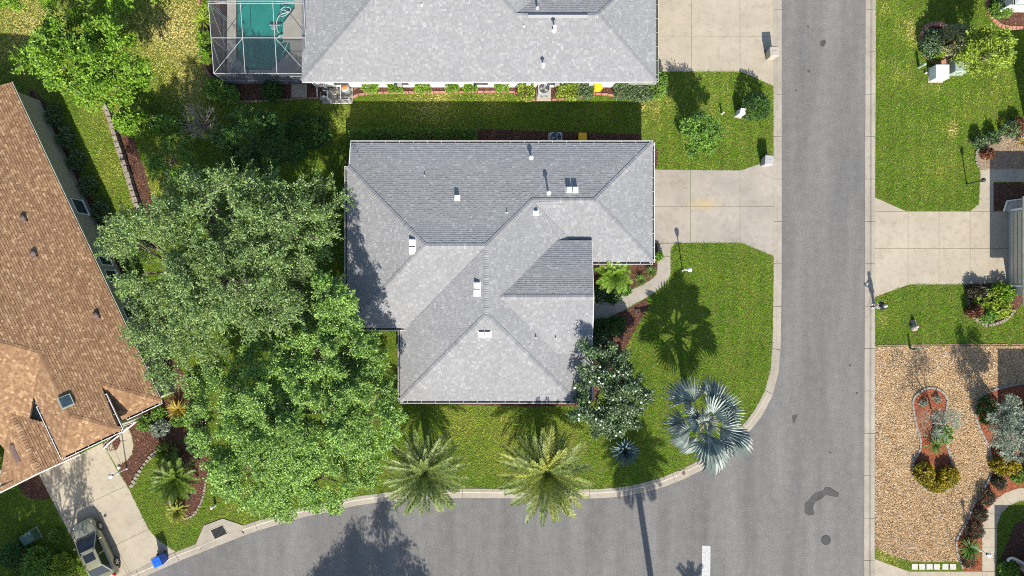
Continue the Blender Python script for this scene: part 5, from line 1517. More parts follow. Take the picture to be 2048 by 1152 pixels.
tree('round_tree', 'green tree cut off by the top left corner', (40, -60), 6.5,
     [(40, -40, 5.6, 3.6, 1.6, 1.5), (150, -5, 4.6, 2.0, 1.4, 1.3), (250, -60, 5.5, 2.6, 2.2, 1.6)], LM['bright'], 12, 34, .85, .18, .5, .1, .2)
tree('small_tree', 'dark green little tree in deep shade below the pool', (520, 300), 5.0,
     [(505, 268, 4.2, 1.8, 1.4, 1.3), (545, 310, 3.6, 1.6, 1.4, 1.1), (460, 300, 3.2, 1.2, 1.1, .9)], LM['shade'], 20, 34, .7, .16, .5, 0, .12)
tree('small_tree', 'dark shrubby tree in shade at the mulch strip by the back wall', (345, 330), 3.6,
     [(345, 318, 2.8, 1.3, 1.4, 1.0), (390, 350, 2.4, 1.2, 1.0, .9)], LM['hedge'], 20, 34, .6, .14, .5, 0, .1)
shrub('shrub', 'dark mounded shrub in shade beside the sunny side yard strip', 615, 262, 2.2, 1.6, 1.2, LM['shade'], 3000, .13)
shrub('hedge', 'bright leafy hedge at the top of the scalloped wall', 268, 246, 2.4, 1.35, .82, LM['bright'], 3600, .15, cat='hedge')
shrub('hedge', 'shaded end of the hedge running toward the bare bush', 330, 252, 2.2, 1.0, .7, LM['hedge'], 2200, .14, cat='hedge')
def bare_bush(label, px, py, h, r):
    c = W(px, py, h * .6); t = thing('bare_bush', label, 'bush', (c.x, c.y, G))
    tw = MB()
    for k in range(70):
        a = R.uniform(0, 6.28); rr_ = r * R.uniform(.4, 1.15); z = h * R.uniform(.5, 1.1)
        p0 = Vector((c.x, c.y, G)); p1 = p0 + Vector((math.cos(a) * rr_ * .4, math.sin(a) * rr_ * .4, z * .6)); p2 = p0 + Vector((math.cos(a) * rr_, math.sin(a) * rr_, z))
        tw.tube([p0, p1, p2], [.03, .02, .008], 4)
        for j in range(3):
            b2_ = p2 + Vector((R.uniform(-.35, .35), R.uniform(-.35, .35), R.uniform(0, .3))); tw.tube([p1.lerp(p2, .6), b2_], [.016, .006], 4)
    obj('twigs', tw, M['twig'], t)
bare_bush('leafless pale bush beside the hedge in the back yard', 402, 248, 2.4, 1.25)

# ---- palms
def frond_mesh(name, L, nl, leafl, leafw, droop, lift, mat, vee=.35, stiff=.55, r0=.025):
    """pinnate frond along +X, its base at the origin"""
    Pp = lambda t: np.array([L * t * (1 - .10 * t), 0, lift * t - droop * t ** 2.2])
    C, A, N, LL = [], [], [], []
    for k in range(nl):
        t = .10 + .90 * (k + .5) / nl
        p = Pp(t); tg = Pp(min(1, t + .02)) - p; tg /= np.linalg.norm(tg)
        for sgn in (-1, 1):
            ax = tg * (stiff + .5 * t ** 2) + np.array([0, sgn * (1.0 - .35 * t), 0]) + np.array([0, 0, vee - .35 * R.random()])
            C.append(p); A.append(ax + rng.normal(0, .07, 3)); N.append([0, -sgn * .5, 1]); LL.append(leafl * (math.sin(math.pi * min(1, .22 + t * .72)) ** .7) * R.uniform(.85, 1.1))
    V, Fq = kites(np.array(C), np.array(A), np.array(N), np.array(LL), np.full(len(C), leafw))
    rc = MB().tube([tuple(Pp(k / 7)) for k in range(8)], [r0 * (1.1 - k / 7) for k in range(8)], 4)
    Vr = np.array(rc.v); me_v = np.concatenate([V, Vr])
    fs = [tuple(f) for f in Fq] + [tuple(i + len(V) for i in f) for f in rc.f]
    me = bpy.data.meshes.new(name); me.from_pydata([tuple(v) for v in me_v], [], fs); me.update()
    me.materials.append(mat); me.materials.append(M['rachis'])
    me.polygons.foreach_set('material_index', [0] * len(Fq) + [1] * len(rc.f))
    return me

def palm(name, label, cat, px, py, zc, meshes, n, els, trunk_r, mat_name='frond', fruit=False, group=None, jit=.12, squash=1.0, trunk=True, at=None, sizes=(.85, 1.05), partname='frond', twist=.15, azj=.15):
    c = W(px, py, zc) if at is None else Vector((*at, zc))
    b = Vector((c.x, c.y, G))
    t = thing(name, label, cat, b, group)
    if trunk:
        tb = MB()
        k = max(2, int(zc / .25))
        for i in range(k):
            z0_, z1_ = G + (zc - G) * i / k, G + (zc - G) * (i + 1) / k
            tb.cyl((c.x, c.y, z0_), (c.x, c.y, z1_), trunk_r, trunk_r * 1.12, 10, True)
        obj('trunk', tb, M['palm_trunk'], t)
    for i in range(n):
        f = i / max(1, n - 1)
        el = els[0] + (els[1] - els[0]) * f + R.uniform(-jit, jit)
        az = i * 2.39996 + R.uniform(-azj, azj)
        o = bpy.data.objects.new(partname, meshes[R.randrange(len(meshes))]); COL.objects.link(o)
        o.parent = t; o.location = (0, 0, zc - G)
        sc = R.uniform(*sizes) * (.72 + .28 * min(1, f * 2.2))
        o.matrix_basis = Matrix.Translation((0.06 * math.cos(az), .06 * math.sin(az), zc - G)) @ Matrix.Rotation(az, 4, 'Z') @ Matrix.Rotation(-el, 4, 'Y') @ Matrix.Rotation(R.uniform(-twist, twist), 4, 'X') @ Matrix.Scale(sc, 4)
    if fruit:
        for k in range(7):
            a = k * .9 + .3
            fm = MB()
            for j in range(24): fm.ball((c.x + math.cos(a) * (.45 + R.gauss(0, .1)), c.y + math.sin(a) * (.45 + R.gauss(0, .1)), zc - .02 + R.gauss(0, .10)), .05, 5, 3)
            obj('fruit_cluster', fm, M['fruit'], t)
    return t
dm = [frond_mesh('date frond', 3.35, 54, .50, .05, 1.0, .5, LM['date']) for _ in range(4)]
dy = [frond_mesh('yellow green date frond', 3.75, 58, .54, .05, 1.05, .5, LM['date_y']) for _ in range(3)] + [frond_mesh('date frond', 3.75, 58, .54, .05, 1.05, .5, LM['date']) for _ in range(2)]
palm('date_palm', 'green date palm at the kerb left of the fruiting one', 'palm', 852, 945, 3.2, dm, 62, (1.25, -.12), .26)
palm('date_palm', 'yellowish date palm with orange fruit by the kerb', 'palm', 1094, 947, 3.3, dy, 70, (1.25, -.14), .28, fruit=True)
fe = [frond_mesh('feather frond', 1.55, 34, .42, .035, .7, .7, LM['bright'], vee=.2) for _ in range(3)]
palm('feather_palm', 'lush green feather palm in the entry bed by the garage', 'palm', 1228, 549, 1.7, fe, 34, (1.35, .1), .10)
cy = [frond_mesh('cycad frond', 1.95, 42, .46, .05, .6, .55, LM['cycad'], vee=.3) for _ in range(3)]
palm('cycad', 'large glossy green cycad in the lower left mulch bed', 'cycad', 352, 958, 1.1, cy, 40, (1.2, .0), .2)
palm('cycad', 'dark green cycad half under the large green tree', 'cycad', 398, 882, .9, [frond_mesh('dark cycad frond', 1.15, 26, .36, .06, .5, .45, LM['shade'])], 24, (1.1, .0), .16)
sg_ = [frond_mesh('sago frond', .95, 26, .16, .045, .35, .35, LM['sago'], vee=.25, stiff=.4) for _ in range(2)]
palm('sago_palm', 'flat yellow green sago rosette at the mulch bed tip', 'cycad', 356, 1021, .55, sg_, 34, (1.0, .05), .16)

def fan_mesh(name, pet, r, mat, nseg=15, span=1.15):
    """petiole along +X, then a pleated fan"""
    V, Fq = [], []
    hx = pet
    hub = np.array([hx, 0, .10 * pet])
    for k in range(nseg):
        a0 = -span + 2 * span * k / nseg; a1 = -span + 2 * span * (k + 1) / nseg; am = (a0 + a1) / 2
        rr_ = r * (.72 + .28 * math.cos(am)) * R.uniform(.93, 1.05)
        def pt(a, d, z): return hub + np.array([d * math.cos(a), d * math.sin(a), z])
        dz = lambda d: .16 * r * math.sin(min(1, d / r) * 1.5) * (.4 + abs(math.sin(am)) * .9) - .30 * r * (d / r) ** 3
        ri = rr_ * .58
        i = len(V)
        V += [hub, pt(a0, ri, dz(ri) - .05), pt(am, ri, dz(ri) + .05), pt(a1, ri, dz(ri) - .05), pt(am, rr_, dz(rr_) - .03 + R.uniform(-.05, .03)), pt(am + .02, rr_ * .86, dz(rr_ * .86) + .015)]
        Fq += [(i, i + 1, i + 2), (i, i + 2, i + 3), (i + 1, i + 4, i + 5, i + 2), (i + 2, i + 5, i + 4, i + 3)]
    pm2 = MB().tube([(0, 0, 0), (pet * .5, 0, .09 * pet), tuple(hub)], [.055, .04, .03], 5)
    n0 = len(V); fl2 = [tuple(i + n0 for i in f) for f in pm2.f]
    me = bpy.data.meshes.new(name); me.from_pydata([tuple(v) for v in V] + pm2.v, [], Fq + fl2); me.update()
    me.materials.append(mat); me.materials.append(M['petiole'])
    me.polygons.foreach_set('material_index', [0] * len(Fq) + [1] * len(fl2))
    return me
fm = [fan_mesh('fan frond', p_, r_, LM['fan']) for p_, r_ in ((1.45, 1.70), (1.65, 1.75), (1.30, 1.55), (1.05, 1.45))]
palm('fan_palm', 'silver blue fan palm with huge pleated leaves on the corner', 'palm', 1408, 842, 4.3, fm, 25, (1.25, -.3), .22, sizes=(.88, 1.18), jit=.25, twist=.8, azj=.4)
M['dead'] = plain('dead frond', (.24, .19, .13), .9, var=.3)
def strap_mesh(name, L, w, mat, droop=.25, fold=.25, n=5):
    V, Fq = [], []
    for k in range(n + 1):
        t = k / n; ww = w * (math.sin(math.pi * (.18 + .82 * t)) ** .8) * .5 if t < 1 else 0.002
        x, z = L * t, L * (.15 * t) - droop * L * t * t
        V += [(x, -ww, z + fold * ww), (x, 0, z), (x, ww, z + fold * ww)]
    for k in range(n):
        for j in range(2): Fq.append((k * 3 + j, (k + 1) * 3 + j, (k + 1) * 3 + j + 1, k * 3 + j + 1))
    me = bpy.data.meshes.new(name); me.from_pydata(V, [], Fq); me.update(); me.materials.append(mat)
    return me
palm('agave', 'blue grey agave rosette between the two palms', 'agave', 1250, 903, .75, [strap_mesh('agave leaf', 1.12, .17, LM['agave'], .10, .5) for _ in range(2)], 56, (1.35, .05), .12, partname='leaf', sizes=(.9, 1.05))
fp = [o for o in bpy.data.objects if o.name == 'fan_palm'][0]
dead = strap_mesh('dead frond', 1.25, .16, M['dead'], .35, .4, 4)
for k in range(14):
    o = bpy.data.objects.new('dead_frond', dead); COL.objects.link(o); o.parent = fp
    o.matrix_basis = Matrix.Translation((0, 0, 4.1)) @ Matrix.Rotation(k * 2.4 + .4, 4, 'Z') @ Matrix.Rotation(-R.uniform(-.3, .9), 4, 'Y') @ Matrix.Scale(R.uniform(.6, 1.0), 4)
def grassy(name, label, px, py, h, mat, n=46, L=.7, w=.05, cat='plant', els=(1.35, .2), group=None):
    return palm(name, label, cat, px, py, h, [strap_mesh(name + ' leaf', L, w, mat, .5, .3, 4)], n, els, .06, partname='leaf', group=group, trunk=False)
grassy('spiky_plant', 'golden yellow spiky plant below the gutter corner', 357, 819, .4, LM['gold_grass'], 70, .85, .06)
grassy('lily_clump', 'green lily clump round the lamp post at the narrow path', 1938, 1096, .35, LM['lily'], 70, .9, .07)
grassy('agave', 'green strappy agave in the red mulch island', 1868, 889, .35, LM['lily'], 26, .75, .09)
grassy('lily_clump', 'small strappy clump in the entry bed', 1281, 560, .3, LM['lily'], 34, .5, .05)
grassy('lily_clump', 'small green tuft at the bend of the front path', 1301, 543, .3, LM['lily'], 30, .45, .05)
grassy('spiky_plant', 'yellow green spiky clump left of the pool cage', 408, 42, .4, LM['yellowgreen'], 50, .8, .06)
grassy('lily_clump', 'yellow leaved tuft at the edge of the sandy bed', 2044, 284, .3, LM['gold_grass'], 30, .6, .06)

# ---- trees and shrubs around the houses
wt = tree('flowering_tree', 'dark glossy tree dotted with white blossoms beside the house corner', (1205, 745), 5.0,
          [(1220, 790, 4.0, 2.1, 2.1, 1.2), (1255, 805, 3.6, 1.5, 1.6, 1.1), (1190, 825, 3.4, 1.5, 1.4, 1.0), (1210, 735, 4.0, 1.4, 1.3, 1.0), (1168, 715, 4.5, .6, .9, .6), (1235, 840, 3.0, 1.3, 1.0, .9)], LM['dark'], 18, 34, .55, .15, .5, 0, .13, cover=1.5, low=-.1)
fw = MB()
crn = [o for o in wt.children if o.name.startswith('crown')][0]
vs_ = [v.co for v in crn.data.vertices]
for k in range(230):
    q = vs_[R.randrange(len(vs_))] + origin(wt)
    q2 = Vector((q.x * .985 + W(1215, 780, 3.5).x * .015, q.y - .05 * R.random(), q.z + .12))
    if q2.z < 3.0 or q2.y > W(1200, 750, 3.5).y + R.uniform(-.5, 1.5): continue
    for j in range(5):
        a = j * 1.2566; fw.quad(q2, q2 + Vector((.055 * math.cos(a - .5), .055 * math.sin(a - .5), .02)), q2 + Vector((.068 * math.cos(a), .068 * math.sin(a), .02)), q2 + Vector((.055 * math.cos(a + .5), .055 * math.sin(a + .5), .02)))
tag(obj('blossom', fw, M['flower'], wt), None, None, None, 'stuff')
tree('small_tree', 'dark leafy shrub tree on the lawn between the driveways', (1396, 262), 3.6, [(1402, 262, 2.5, 1.05, .95, .9), (1398, 292, 1.7, .75, .75, .8), (1416, 272, 2.2, .8, .8, .9), (1394, 250, 3.0, .8, .7, .8)], LM['hedge'], 26, 32, .45, .13, .55, 0, .07, cover=1.6)
for k in range(0): pass
shrub('shrub', 'round dark bush beside the slim white cabinet', 1512, 213, 2.0, .92, .90, LM['shade'], 2600, .10)
shrub('shrub', 'tall dark green bush at the northern house garage corner', 1312, 170, 1.6, .75, .9, LM['hedge'], 1800, .11)
gb = 'boxed shrubs along the northern house wall'
for px, rx_, lb, mt_ in ((742, .50, 'first clipped green shrub left in the row right of the pool pipes', 'bright'), (792, .42, 'second clipped shrub in the row along the northern wall', 'bright'), (846, .46, 'third clipped shrub in the row along the northern wall', 'bright'),
                        (905, .36, 'fourth clipped shrub in the row along the northern wall', 'bright'), (941, .38, 'fifth clipped shrub in the row, next to dry grass', 'bright'), (1003, .38, 'sixth and last small clipped shrub in the northern row', 'bright')):
    shrub('clipped_shrub', lb, px, 173, .85, rx_, .36, LM[mt_], 1000, .10, boxy=True, group=gb)
shrub('clipped_shrub', 'tall clipped shrub just left of the sunny air conditioner', 1051, 182, 1.1, .48, .58, LM['yellowgreen'], 1400, .11, boxy=True, group=gb)
shrub('clipped_shrub', 'wide yellow green shrub right of the sunny air conditioner', 1134, 178, 1.1, .68, .60, LM['yellowgreen'], 1800, .12, boxy=True, group=gb)
shrub('clipped_shrub', 'dark clipped shrub left of the yellow lidded bin', 1168, 179, 1.1, .52, .62, LM['dark'], 1700, .10, boxy=True, group=gb)
shrub('hedge', 'long dark clipped hedge at the northern house corner', 1266, 181, 1.15, 1.25, .62, LM['dark'], 4600, .10, boxy=True, cat='hedge')
shrub('hedge', 'long shaded hedge along the north wall of the middle house', 828, 274, 1.2, 4.4, .45, LM['hedge'], 8000, .10, boxy=True, cat='hedge')
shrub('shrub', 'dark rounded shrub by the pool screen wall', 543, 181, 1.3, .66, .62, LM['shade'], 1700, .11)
shrub('shrub', 'leafy shrub at the pool cage corner', 432, 178, 1.3, .7, .7, LM['hedge'], 1500, .13)
shrub('shrub', 'pale leafy shrub under the pool cage corner', 458, 188, 1.1, .6, .55, LM['hedge'], 1200, .13)
for k, (px, py, r_, m_l, lb) in enumerate(((409, 80, .5, 'bright', 'low bright shrub left of the pool cage'), (412, 110, .42, 'bright', 'lower bright shrub beside the pink edging'), (414, 20, .5, 'yellowgreen', 'yellow green shrub at the top of the pool cage wall'))):
    shrub('shrub', lb, px, py, .8, r_ * .8, r_ * 1.3, LM[m_l], 800, .11)
# entry bed south of the path
for px, py, r_, m_l, lb in ((1232, 652, .6, 'shade', 'green shrub at the front path edge'), (1200, 690, .8, 'dark', 'dark shrub against the shaded house wall'), (1205, 655, .6, 'shade', 'low leafy shrub by the entry'), (1250, 580, .3, 'lily', 'small green plant at the walk above the feather palm'), (1226, 592, .5, 'shade', 'dark low plant below the feather palm'), (1200, 590, .5, 'dark', 'dark plant at the wall end of the path'), (1316, 512, .22, 'hedge', 'little plant by the garage downspout'), (1213, 715, .7, 'dark', 'dark shrub above the blossoming tree')):
    shrub('shrub', lb, px, py, .8, r_, r_, LM[m_l], 1100, .11)
# lower left garden
for px, py, h_, r_, m_l, lb in ((291, 845, .8, .55, 'hedge', 'small green shrub below the long gutter'), (321, 856, .8, .58, 'silver', 'grey green rounded shrub in the lower left mulch'), (318, 826, .6, .4, 'hedge', 'low shrub at the roof corner'), (357, 840, .6, .4, 'hedge', 'green plant below the golden spiky one'), (335, 905, .7, .7, 'cycad', 'leafy clump above the large cycad')):
    shrub('shrub', lb, px, py, h_, r_, r_, LM[m_l], 1100, .11)
for px, py, h_, r_, m_l, lb in ((75, 1125, 1.6, 1.1, 'hedge', 'leafy bush in the bottom left corner'), (120, 1135, 1.3, .9, 'yellowgreen', 'sunlit yellow green bush left of the car'), (30, 1110, 1.4, .9, 'shade', 'shaded bush at the left bottom edge'), (112, 1070, .5, .3, 'hedge', 'small sunlit tuft on the shaded lawn')):
    shrub('shrub', lb, px, py, h_, r_, r_, LM[m_l], 2000, .13)
# along the brown house wall
for k, t_ in enumerate((.06, .16, .27, .38, .5, .62)):
    q = (88 + (300 - 88) * t_ + 8, 205 + (640 - 205) * t_)
    shrub('shrub', ('topmost', 'second from top', 'third from top', 'fourth from top', 'fifth from top', 'lowest')[k] + ' dark shrub along the shaded brown roofed house wall', q[0], q[1], .8, .5, .7, LM['dark'], 700, .11, group='foundation shrubs along the brown roofed house')
# right side
tree('small_tree', 'leafy green tree beside the transformer box', (1962, 118), 4.0, [(1970, 115, 3.0, 1.6, 1.2, 1.0), (1935, 125, 2.4, .9, .8, .7), (1990, 95, 2.8, 1.0, .9, .8), (1950, 88, 2.8, 1.0, .7, .7)], LM['yellowgreen'], 18, 30, .6, .17, .5, 0, .09)
shrub('shrub', 'cream variegated bush in the brick ringed bed', 1910, 78, 2.0, 1.05, .95, LM['variegated'], 2600, .14)
shrub('shrub', 'dark bush at the left of the brick ringed bed', 1863, 86, 1.3, .62, .95, LM['dark'], 1900, .11)
shrub('shrub', 'yellow green low plant at the front of the ringed bed', 1872, 110, .6, .5, .35, LM['yellowgreen'], 800, .11)
tree('round_tree', 'dark tree beyond the top edge shading the ringed bed', (1930, -60), 4.5, [(1925, -70, 3.8, 1.8, 1.6, 1.2)], LM['shade'], 16, 30, .7, .15)
for px, py, r_, m_l, lb in ((1958, 283, .42, 'dark', 'dark shrub at the left tip of the sandy bed'), (1986, 276, .42, 'dark', 'dark upright shrub in the sandy bed'), (2020, 258, .7, 'dark', 'dark bushy shrub in the sandy bed corner'), (2036, 250, .5, 'redleaf', 'red flowered shrub at the right edge bed'), (1975, 308, .35, 'redleaf', 'reddish little plant in the sandy bed')):
    shrub('shrub', lb, px, py, .9, r_ * .8, r_ * .8, LM[m_l], 700, .11)
shrub('shrub', 'green corner shrub by the top right house', 2004, 14, 1.0, .75, .7, LM['hedge'], 1400, .12)
for px, py, r_, m_l, lb in ((1975, 598, .9, 'yellowgreen', 'bright leafy plant in the bed beside the garage'), (2004, 586, .8, 'bright', 'bright bush next to the iron wheel'), (2000, 618, .7, 'yellowgreen', 'pale green plant in the rock edged bed'), (1948, 622, .45, 'redleaf', 'red leaved plant at the rock edged bed tip'), (1952, 585, .5, 'bronze', 'bronze plant by the cream driveway corner'), (1975, 632, .5, 'hedge', 'low green plant above the rock edging')):
    shrub('shrub', lb, px, py, .9, r_, r_ * .8, LM[m_l], 1100, .13)
tree('young_tree', 'wispy young tree in the red mulch island', (1868, 845), 3.6, [(1880, 838, 3.0, .9, .7, .8), (1866, 850, 2.2, .8, .7, .6), (1900, 842, 2.6, .6, .5, .5)], LM['silver'], 16, 18, .8, .16, .16, .1, .06, cover=1.5, bark='bark_pale')
shrub('shrub', 'olive green shrub below the wispy young tree', 1888, 868, 1.0, .5, .55, LM['hedge'], 800, .12)
shrub('shrub', 'golden shrub at the lower left of the red mulch island', 1848, 947, .8, .62, .72, LM['yellow'], 1700, .12)
shrub('shrub', 'golden shrub at the lower right of the red mulch island', 1897, 953, .8, .62, .68, LM['yellow'], 1700, .12)
shrub('shrub', 'low golden shrub along the bottom of the island', 1872, 970, .5, .75, .4, LM['yellow'], 1300, .12)
for px, py, lb in ((1846, 806, 'tiny pale plant near the island top'), (1872, 798, 'tiny green plant at the island top')):
    shrub('plant', lb, px, py, .3, .2, .2, LM['silver'], 160, .10, cat='plant')
tree('olive_tree', 'silver leaved tree in the bed at the right edge', (2008, 860), 4.2, [(2005, 830, 3.0, 1.0, 1.0, .9), (2015, 865, 2.8, 1.1, 1.2, .9), (2018, 890, 2.0, .9, .7, .7)], LM['silver'], 26, 30, .6, .18, .3, 0, .09)
shrub('shrub', 'dark green shrub left of the silver tree', 1975, 822, 1.3, .5, .95, LM['shade'], 1300, .12)
shrub('shrub', 'yellow orange croton shrub below the silver tree', 2010, 932, .9, .95, .6, LM['yellow'], 1700, .13)
shrub('shrub', 'green leaves right of the croton shrub', 2036, 948, .8, .5, .6, LM['hedge'], 900, .12)
for px, py, r_, lb in ((1998, 965, .36, 'bronze ball shrub nearest the croton'), (1972, 994, .48, 'bronze ball shrub at the wavy edging bend'), (1960, 1028, .42, 'bronze ball shrub in the middle beside the narrow path'), (1950, 1060, .52, 'bronze ball shrub just above the lily clump')):
    shrub('ball_shrub', lb, px, py, .75, r_, r_ * 1.05, LM['bronze'], 1000, .09, group='bronze ball shrubs beside the narrow path')
shrub('shrub', 'purple brown plant below the lily clump', 1936, 1122, .5, .5, .35, LM['bronze'], 500, .10)
shrub('shrub', 'green bush against the pink patio wall', 2018, 1138, .9, .6, .55, LM['hedge'], 1200, .13)

# ---- plants beyond the frame whose shadows lie in the picture
sp_ = to_sun.xy / to_sun.z
def foot_of_shadow(px, py, z): q = W(px, py, 0).xy + Vector(sp_) * z; return (q.x, q.y)
op = [frond_mesh('tall palm frond', 2.4, 40, .6, .08, 1.2, .5, LM['date'])]
palm('tall_palm', 'tall slim palm south of the side street', 'palm', 0, 0, 11.0, op, 64, (1.2, -.5), .2, at=foot_of_shadow(1266, 915, 11.0))
tw_ = foot_of_shadow(742, 1130, 8.0)
def unW(p, z): return (p[0] * F / (H - z) + 1024, 576 - p[1] * F / (H - z))
def far_tree(name, label, sx, sy, h, blobs, mat, **kw):
    bb = []
    for (dx, dy, z, rx, ry, rz) in blobs:
        q = foot_of_shadow(sx + dx, sy + dy, z); bb.append((*unW(q, z), z, rx, ry, rz))
    f0 = foot_of_shadow(sx, sy, h * .75)
    return tree(name, label, unW(f0, G), h, bb, mat, **kw)
far_tree('weeping_tree', 'weeping tree south of the side street', 742, 1135, 8.0, [(0, 20, 7.0, 1.6, 1.2, 1.6), (-50, 30, 6.2, 1.5, 1.2, 1.6), (60, 20, 6.2, 1.5, 1.2, 1.6), (30, -85, 8.4, .55, .6, 1.3), (-25, -45, 7.8, .6, .6, 1.4), (-90, 50, 5.0, 1.0, .9, 1.2)], LM['hedge'], n_spray=36, n_per=34, slen=1.3, leaf=.2, wid=.3, droop=1.0)
far_tree('round_tree', 'tree southwest of the parked car', 120, 1000, 7.5, [(0, 0, 6.5, 1.9, 1.5, 1.3), (-60, 40, 6.0, 2.0, 1.6, 1.3), (40, -40, 7.0, 1.0, 1.0, .9), (-140, 60, 6, 2.4, 2.0, 1.6), (-60, 130, 5.0, 2.2, 1.8, 1.3), (10, 90, 5.5, 1.4, 1.4, 1.2)], LM['hedge'], n_spray=14, n_per=26)
far_tree('shade_tree', 'broad tree south of the bottom left lawn', 50, 1090, 8.0, [(0, -50, 6.5, 2.4, 2.0, 1.4), (-60, 30, 6.5, 2.4, 2.0, 1.4), (30, 40, 5.5, 1.8, 1.6, 1.3), (60, -10, 6.0, 1.2, 1.4, 1.2), (-20, 100, 5.5, 2.4, 1.6, 1.3)], LM['hedge'], n_spray=20, n_per=34)
far_tree('round_tree', 'tree west of the lower garage roof', 0, 930, 8.5, [(-20, 0, 7.5, 1.7, 1.5, 1.2), (10, -10, 8.0, .8, .9, .8)], LM['hedge'], n_spray=16, n_per=26)
palm('small_palm', 'spiky palm south of the stop line', 'palm', 0, 0, 4.0, [frond_mesh('small palm frond', 1.5, 26, .4, .05, .4, .5, LM['date'])], 22, (1.3, .1), .12, at=foot_of_shadow(1385, 1180, 4.0))

# ------------------------------------------------------------------ loose ground cover: mulch, gravel, grass
def chips(name, poly, mat, z, density, size, stone=False):
    xs_ = [p[0] for p in poly]; ys_ = [p[1] for p in poly]
    lim = (-26.5, 38.0)
    x0, x1 = max(min(xs_), -37.5), min(max(xs_), 37.5); y0, y1 = max(min(ys_), -21.5), min(max(ys_), 21.5)
    if x1 <= x0 or y1 <= y0: return
    n = int((x1 - x0) * (y1 - y0) * density)
    X, Y = rng.uniform(x0, x1, n), rng.uniform(y0, y1, n)
    k = inside(poly, X, Y)
    if stone:
        for q in BEDS:
            if q[1] == 'mulch_red': k &= ~inside(q[0], X, Y)
    X, Y = X[k], Y[k]; n = len(X)
    if n < 5: return
    C = np.stack([X, Y, np.full(n, z + .012)], 1)
    if stone:
        a = rng.uniform(0, 6.283, n); L = size[0] * rng.uniform(.6, 1.4, n); w = size[1] * rng.uniform(.7, 1.5, n)
        ax = np.stack([np.cos(a), np.sin(a), np.zeros(n)], 1); sd_ = np.stack([-np.sin(a), np.cos(a), np.zeros(n)], 1)
        top = C + np.array([0, 0, 1]) * rng.uniform(.02, .05, (n, 1)) + rng.normal(0, .008, (n, 3))
        C[:, 2] -= .01
        V = np.stack([C - ax * L[:, None] / 2, C + sd_ * w[:, None] / 2, C + ax * L[:, None] / 2, C - sd_ * w[:, None] / 2, top], 1).reshape(-1, 3)
        b = np.arange(n)[:, None] * 5
        Fq = np.concatenate([b + np.array([[0, 4, 1]]), b + np.array([[1, 4, 2]]), b + np.array([[2, 4, 3]]), b + np.array([[3, 4, 0]])])[:, ::-1]
    else:
        A = rng.normal(0, 1, (n, 3)); A[:, 2] *= .22; N = rng.normal(0, .35, (n, 3)); N[:, 2] += 1
        L = size[0] * rng.uniform(.5, 1.5, n)
        V, Fq = kites(C, A, N, L, np.full(n, size[1]) * rng.uniform(.7, 1.6, n))
    npobj(name, V, Fq, mat, None, 'stuff')
for poly, chip, z, dens, size in BEDS:
    chips('gravel' if chip == 'gravel' else 'mulch', poly, M[chip], z, dens, size, stone=(chip == 'gravel'))

def grass_mat():
    m, nt, b = new_mat('grass blades')
    at = nt.nodes.new('ShaderNodeAttribute'); at.attribute_name = 'dry'
    r = ramp(nt, [(0.0, (.105, .235, .020)), (0.35, (.185, .325, .036)), (0.6, (.37, .42, .075)), (1.0, (.78, .64, .27))])
    nt.links.new(at.outputs['Fac'], r.inputs[0])
    g = nt.nodes.new('ShaderNodeNewGeometry')
    r2 = ramp(nt, [(0.0, (.62,) * 3), (1.0, (1.38,) * 3)]); nt.links.new(g.outputs['Random Per Island'], r2.inputs[0])
    c = mixc(nt, r.outputs[0], r2.outputs[0], 1.0, 'MULTIPLY')
    nt.links.new(c, b.inputs['Base Color']); b.inputs['Roughness'].default_value = .8; b.inputs['Specular IOR Level'].default_value = .05
    t = nt.nodes.new('ShaderNodeBsdfTranslucent'); nt.links.new(c, t.inputs[0])
    mx = nt.nodes.new('ShaderNodeMixShader'); mx.inputs[0].default_value = .3
    nt.links.new(b.outputs[0], mx.inputs[1]); nt.links.new(t.outputs[0], mx.inputs[2])
    nt.links.new(mx.outputs[0], nt.nodes['Material Output'].inputs[0])
    return m
M['grass'] = grass_mat()
# how dry each patch of lawn is: (px, py, radius px, amount)
DRY = [(60, 60, 140, .85), (350, 60, 130, .95), (380, 160, 100, .85), (215, 250, 80, .55), (230, 330, 90, .5), (300, 390, 80, .6), (340, 330, 60, .7), (690, 230, 60, .55), (980, 190, 60, .55), (860, 194, 90, .75), (980, 240, 160, .30),
       (1300, 210, 45, .7), (1330, 190, 50, .5), (1400, 180, 80, .38), (1420, 260, 120, .25), (1000, 880, 90, .52), (930, 850, 70, .52), (1130, 880, 80, .45), (1260, 930, 90, .15), (1440, 700, 120, .05), (1500, 600, 40, .18),
       (1820, 60, 45, .62), (1800, 150, 50, .40), (1905, 260, 22, .85), (1900, 190, 110, .30), (1880, 330, 60, .36), (1770, 20, 30, .5), (1765, 640, 18, .55), (1900, 620, 40, .1), (1990, 180, 60, .40),
       (480, 1020, 80, .45), (330, 1060, 60, .32), (290, 1000, 40, .25), (540, 1010, 60, .5), (1250, 690, 30, .35), (700, 1000, 60, .5), (1780, 1108, 40, .8), (80, 1060, 60, .15)]
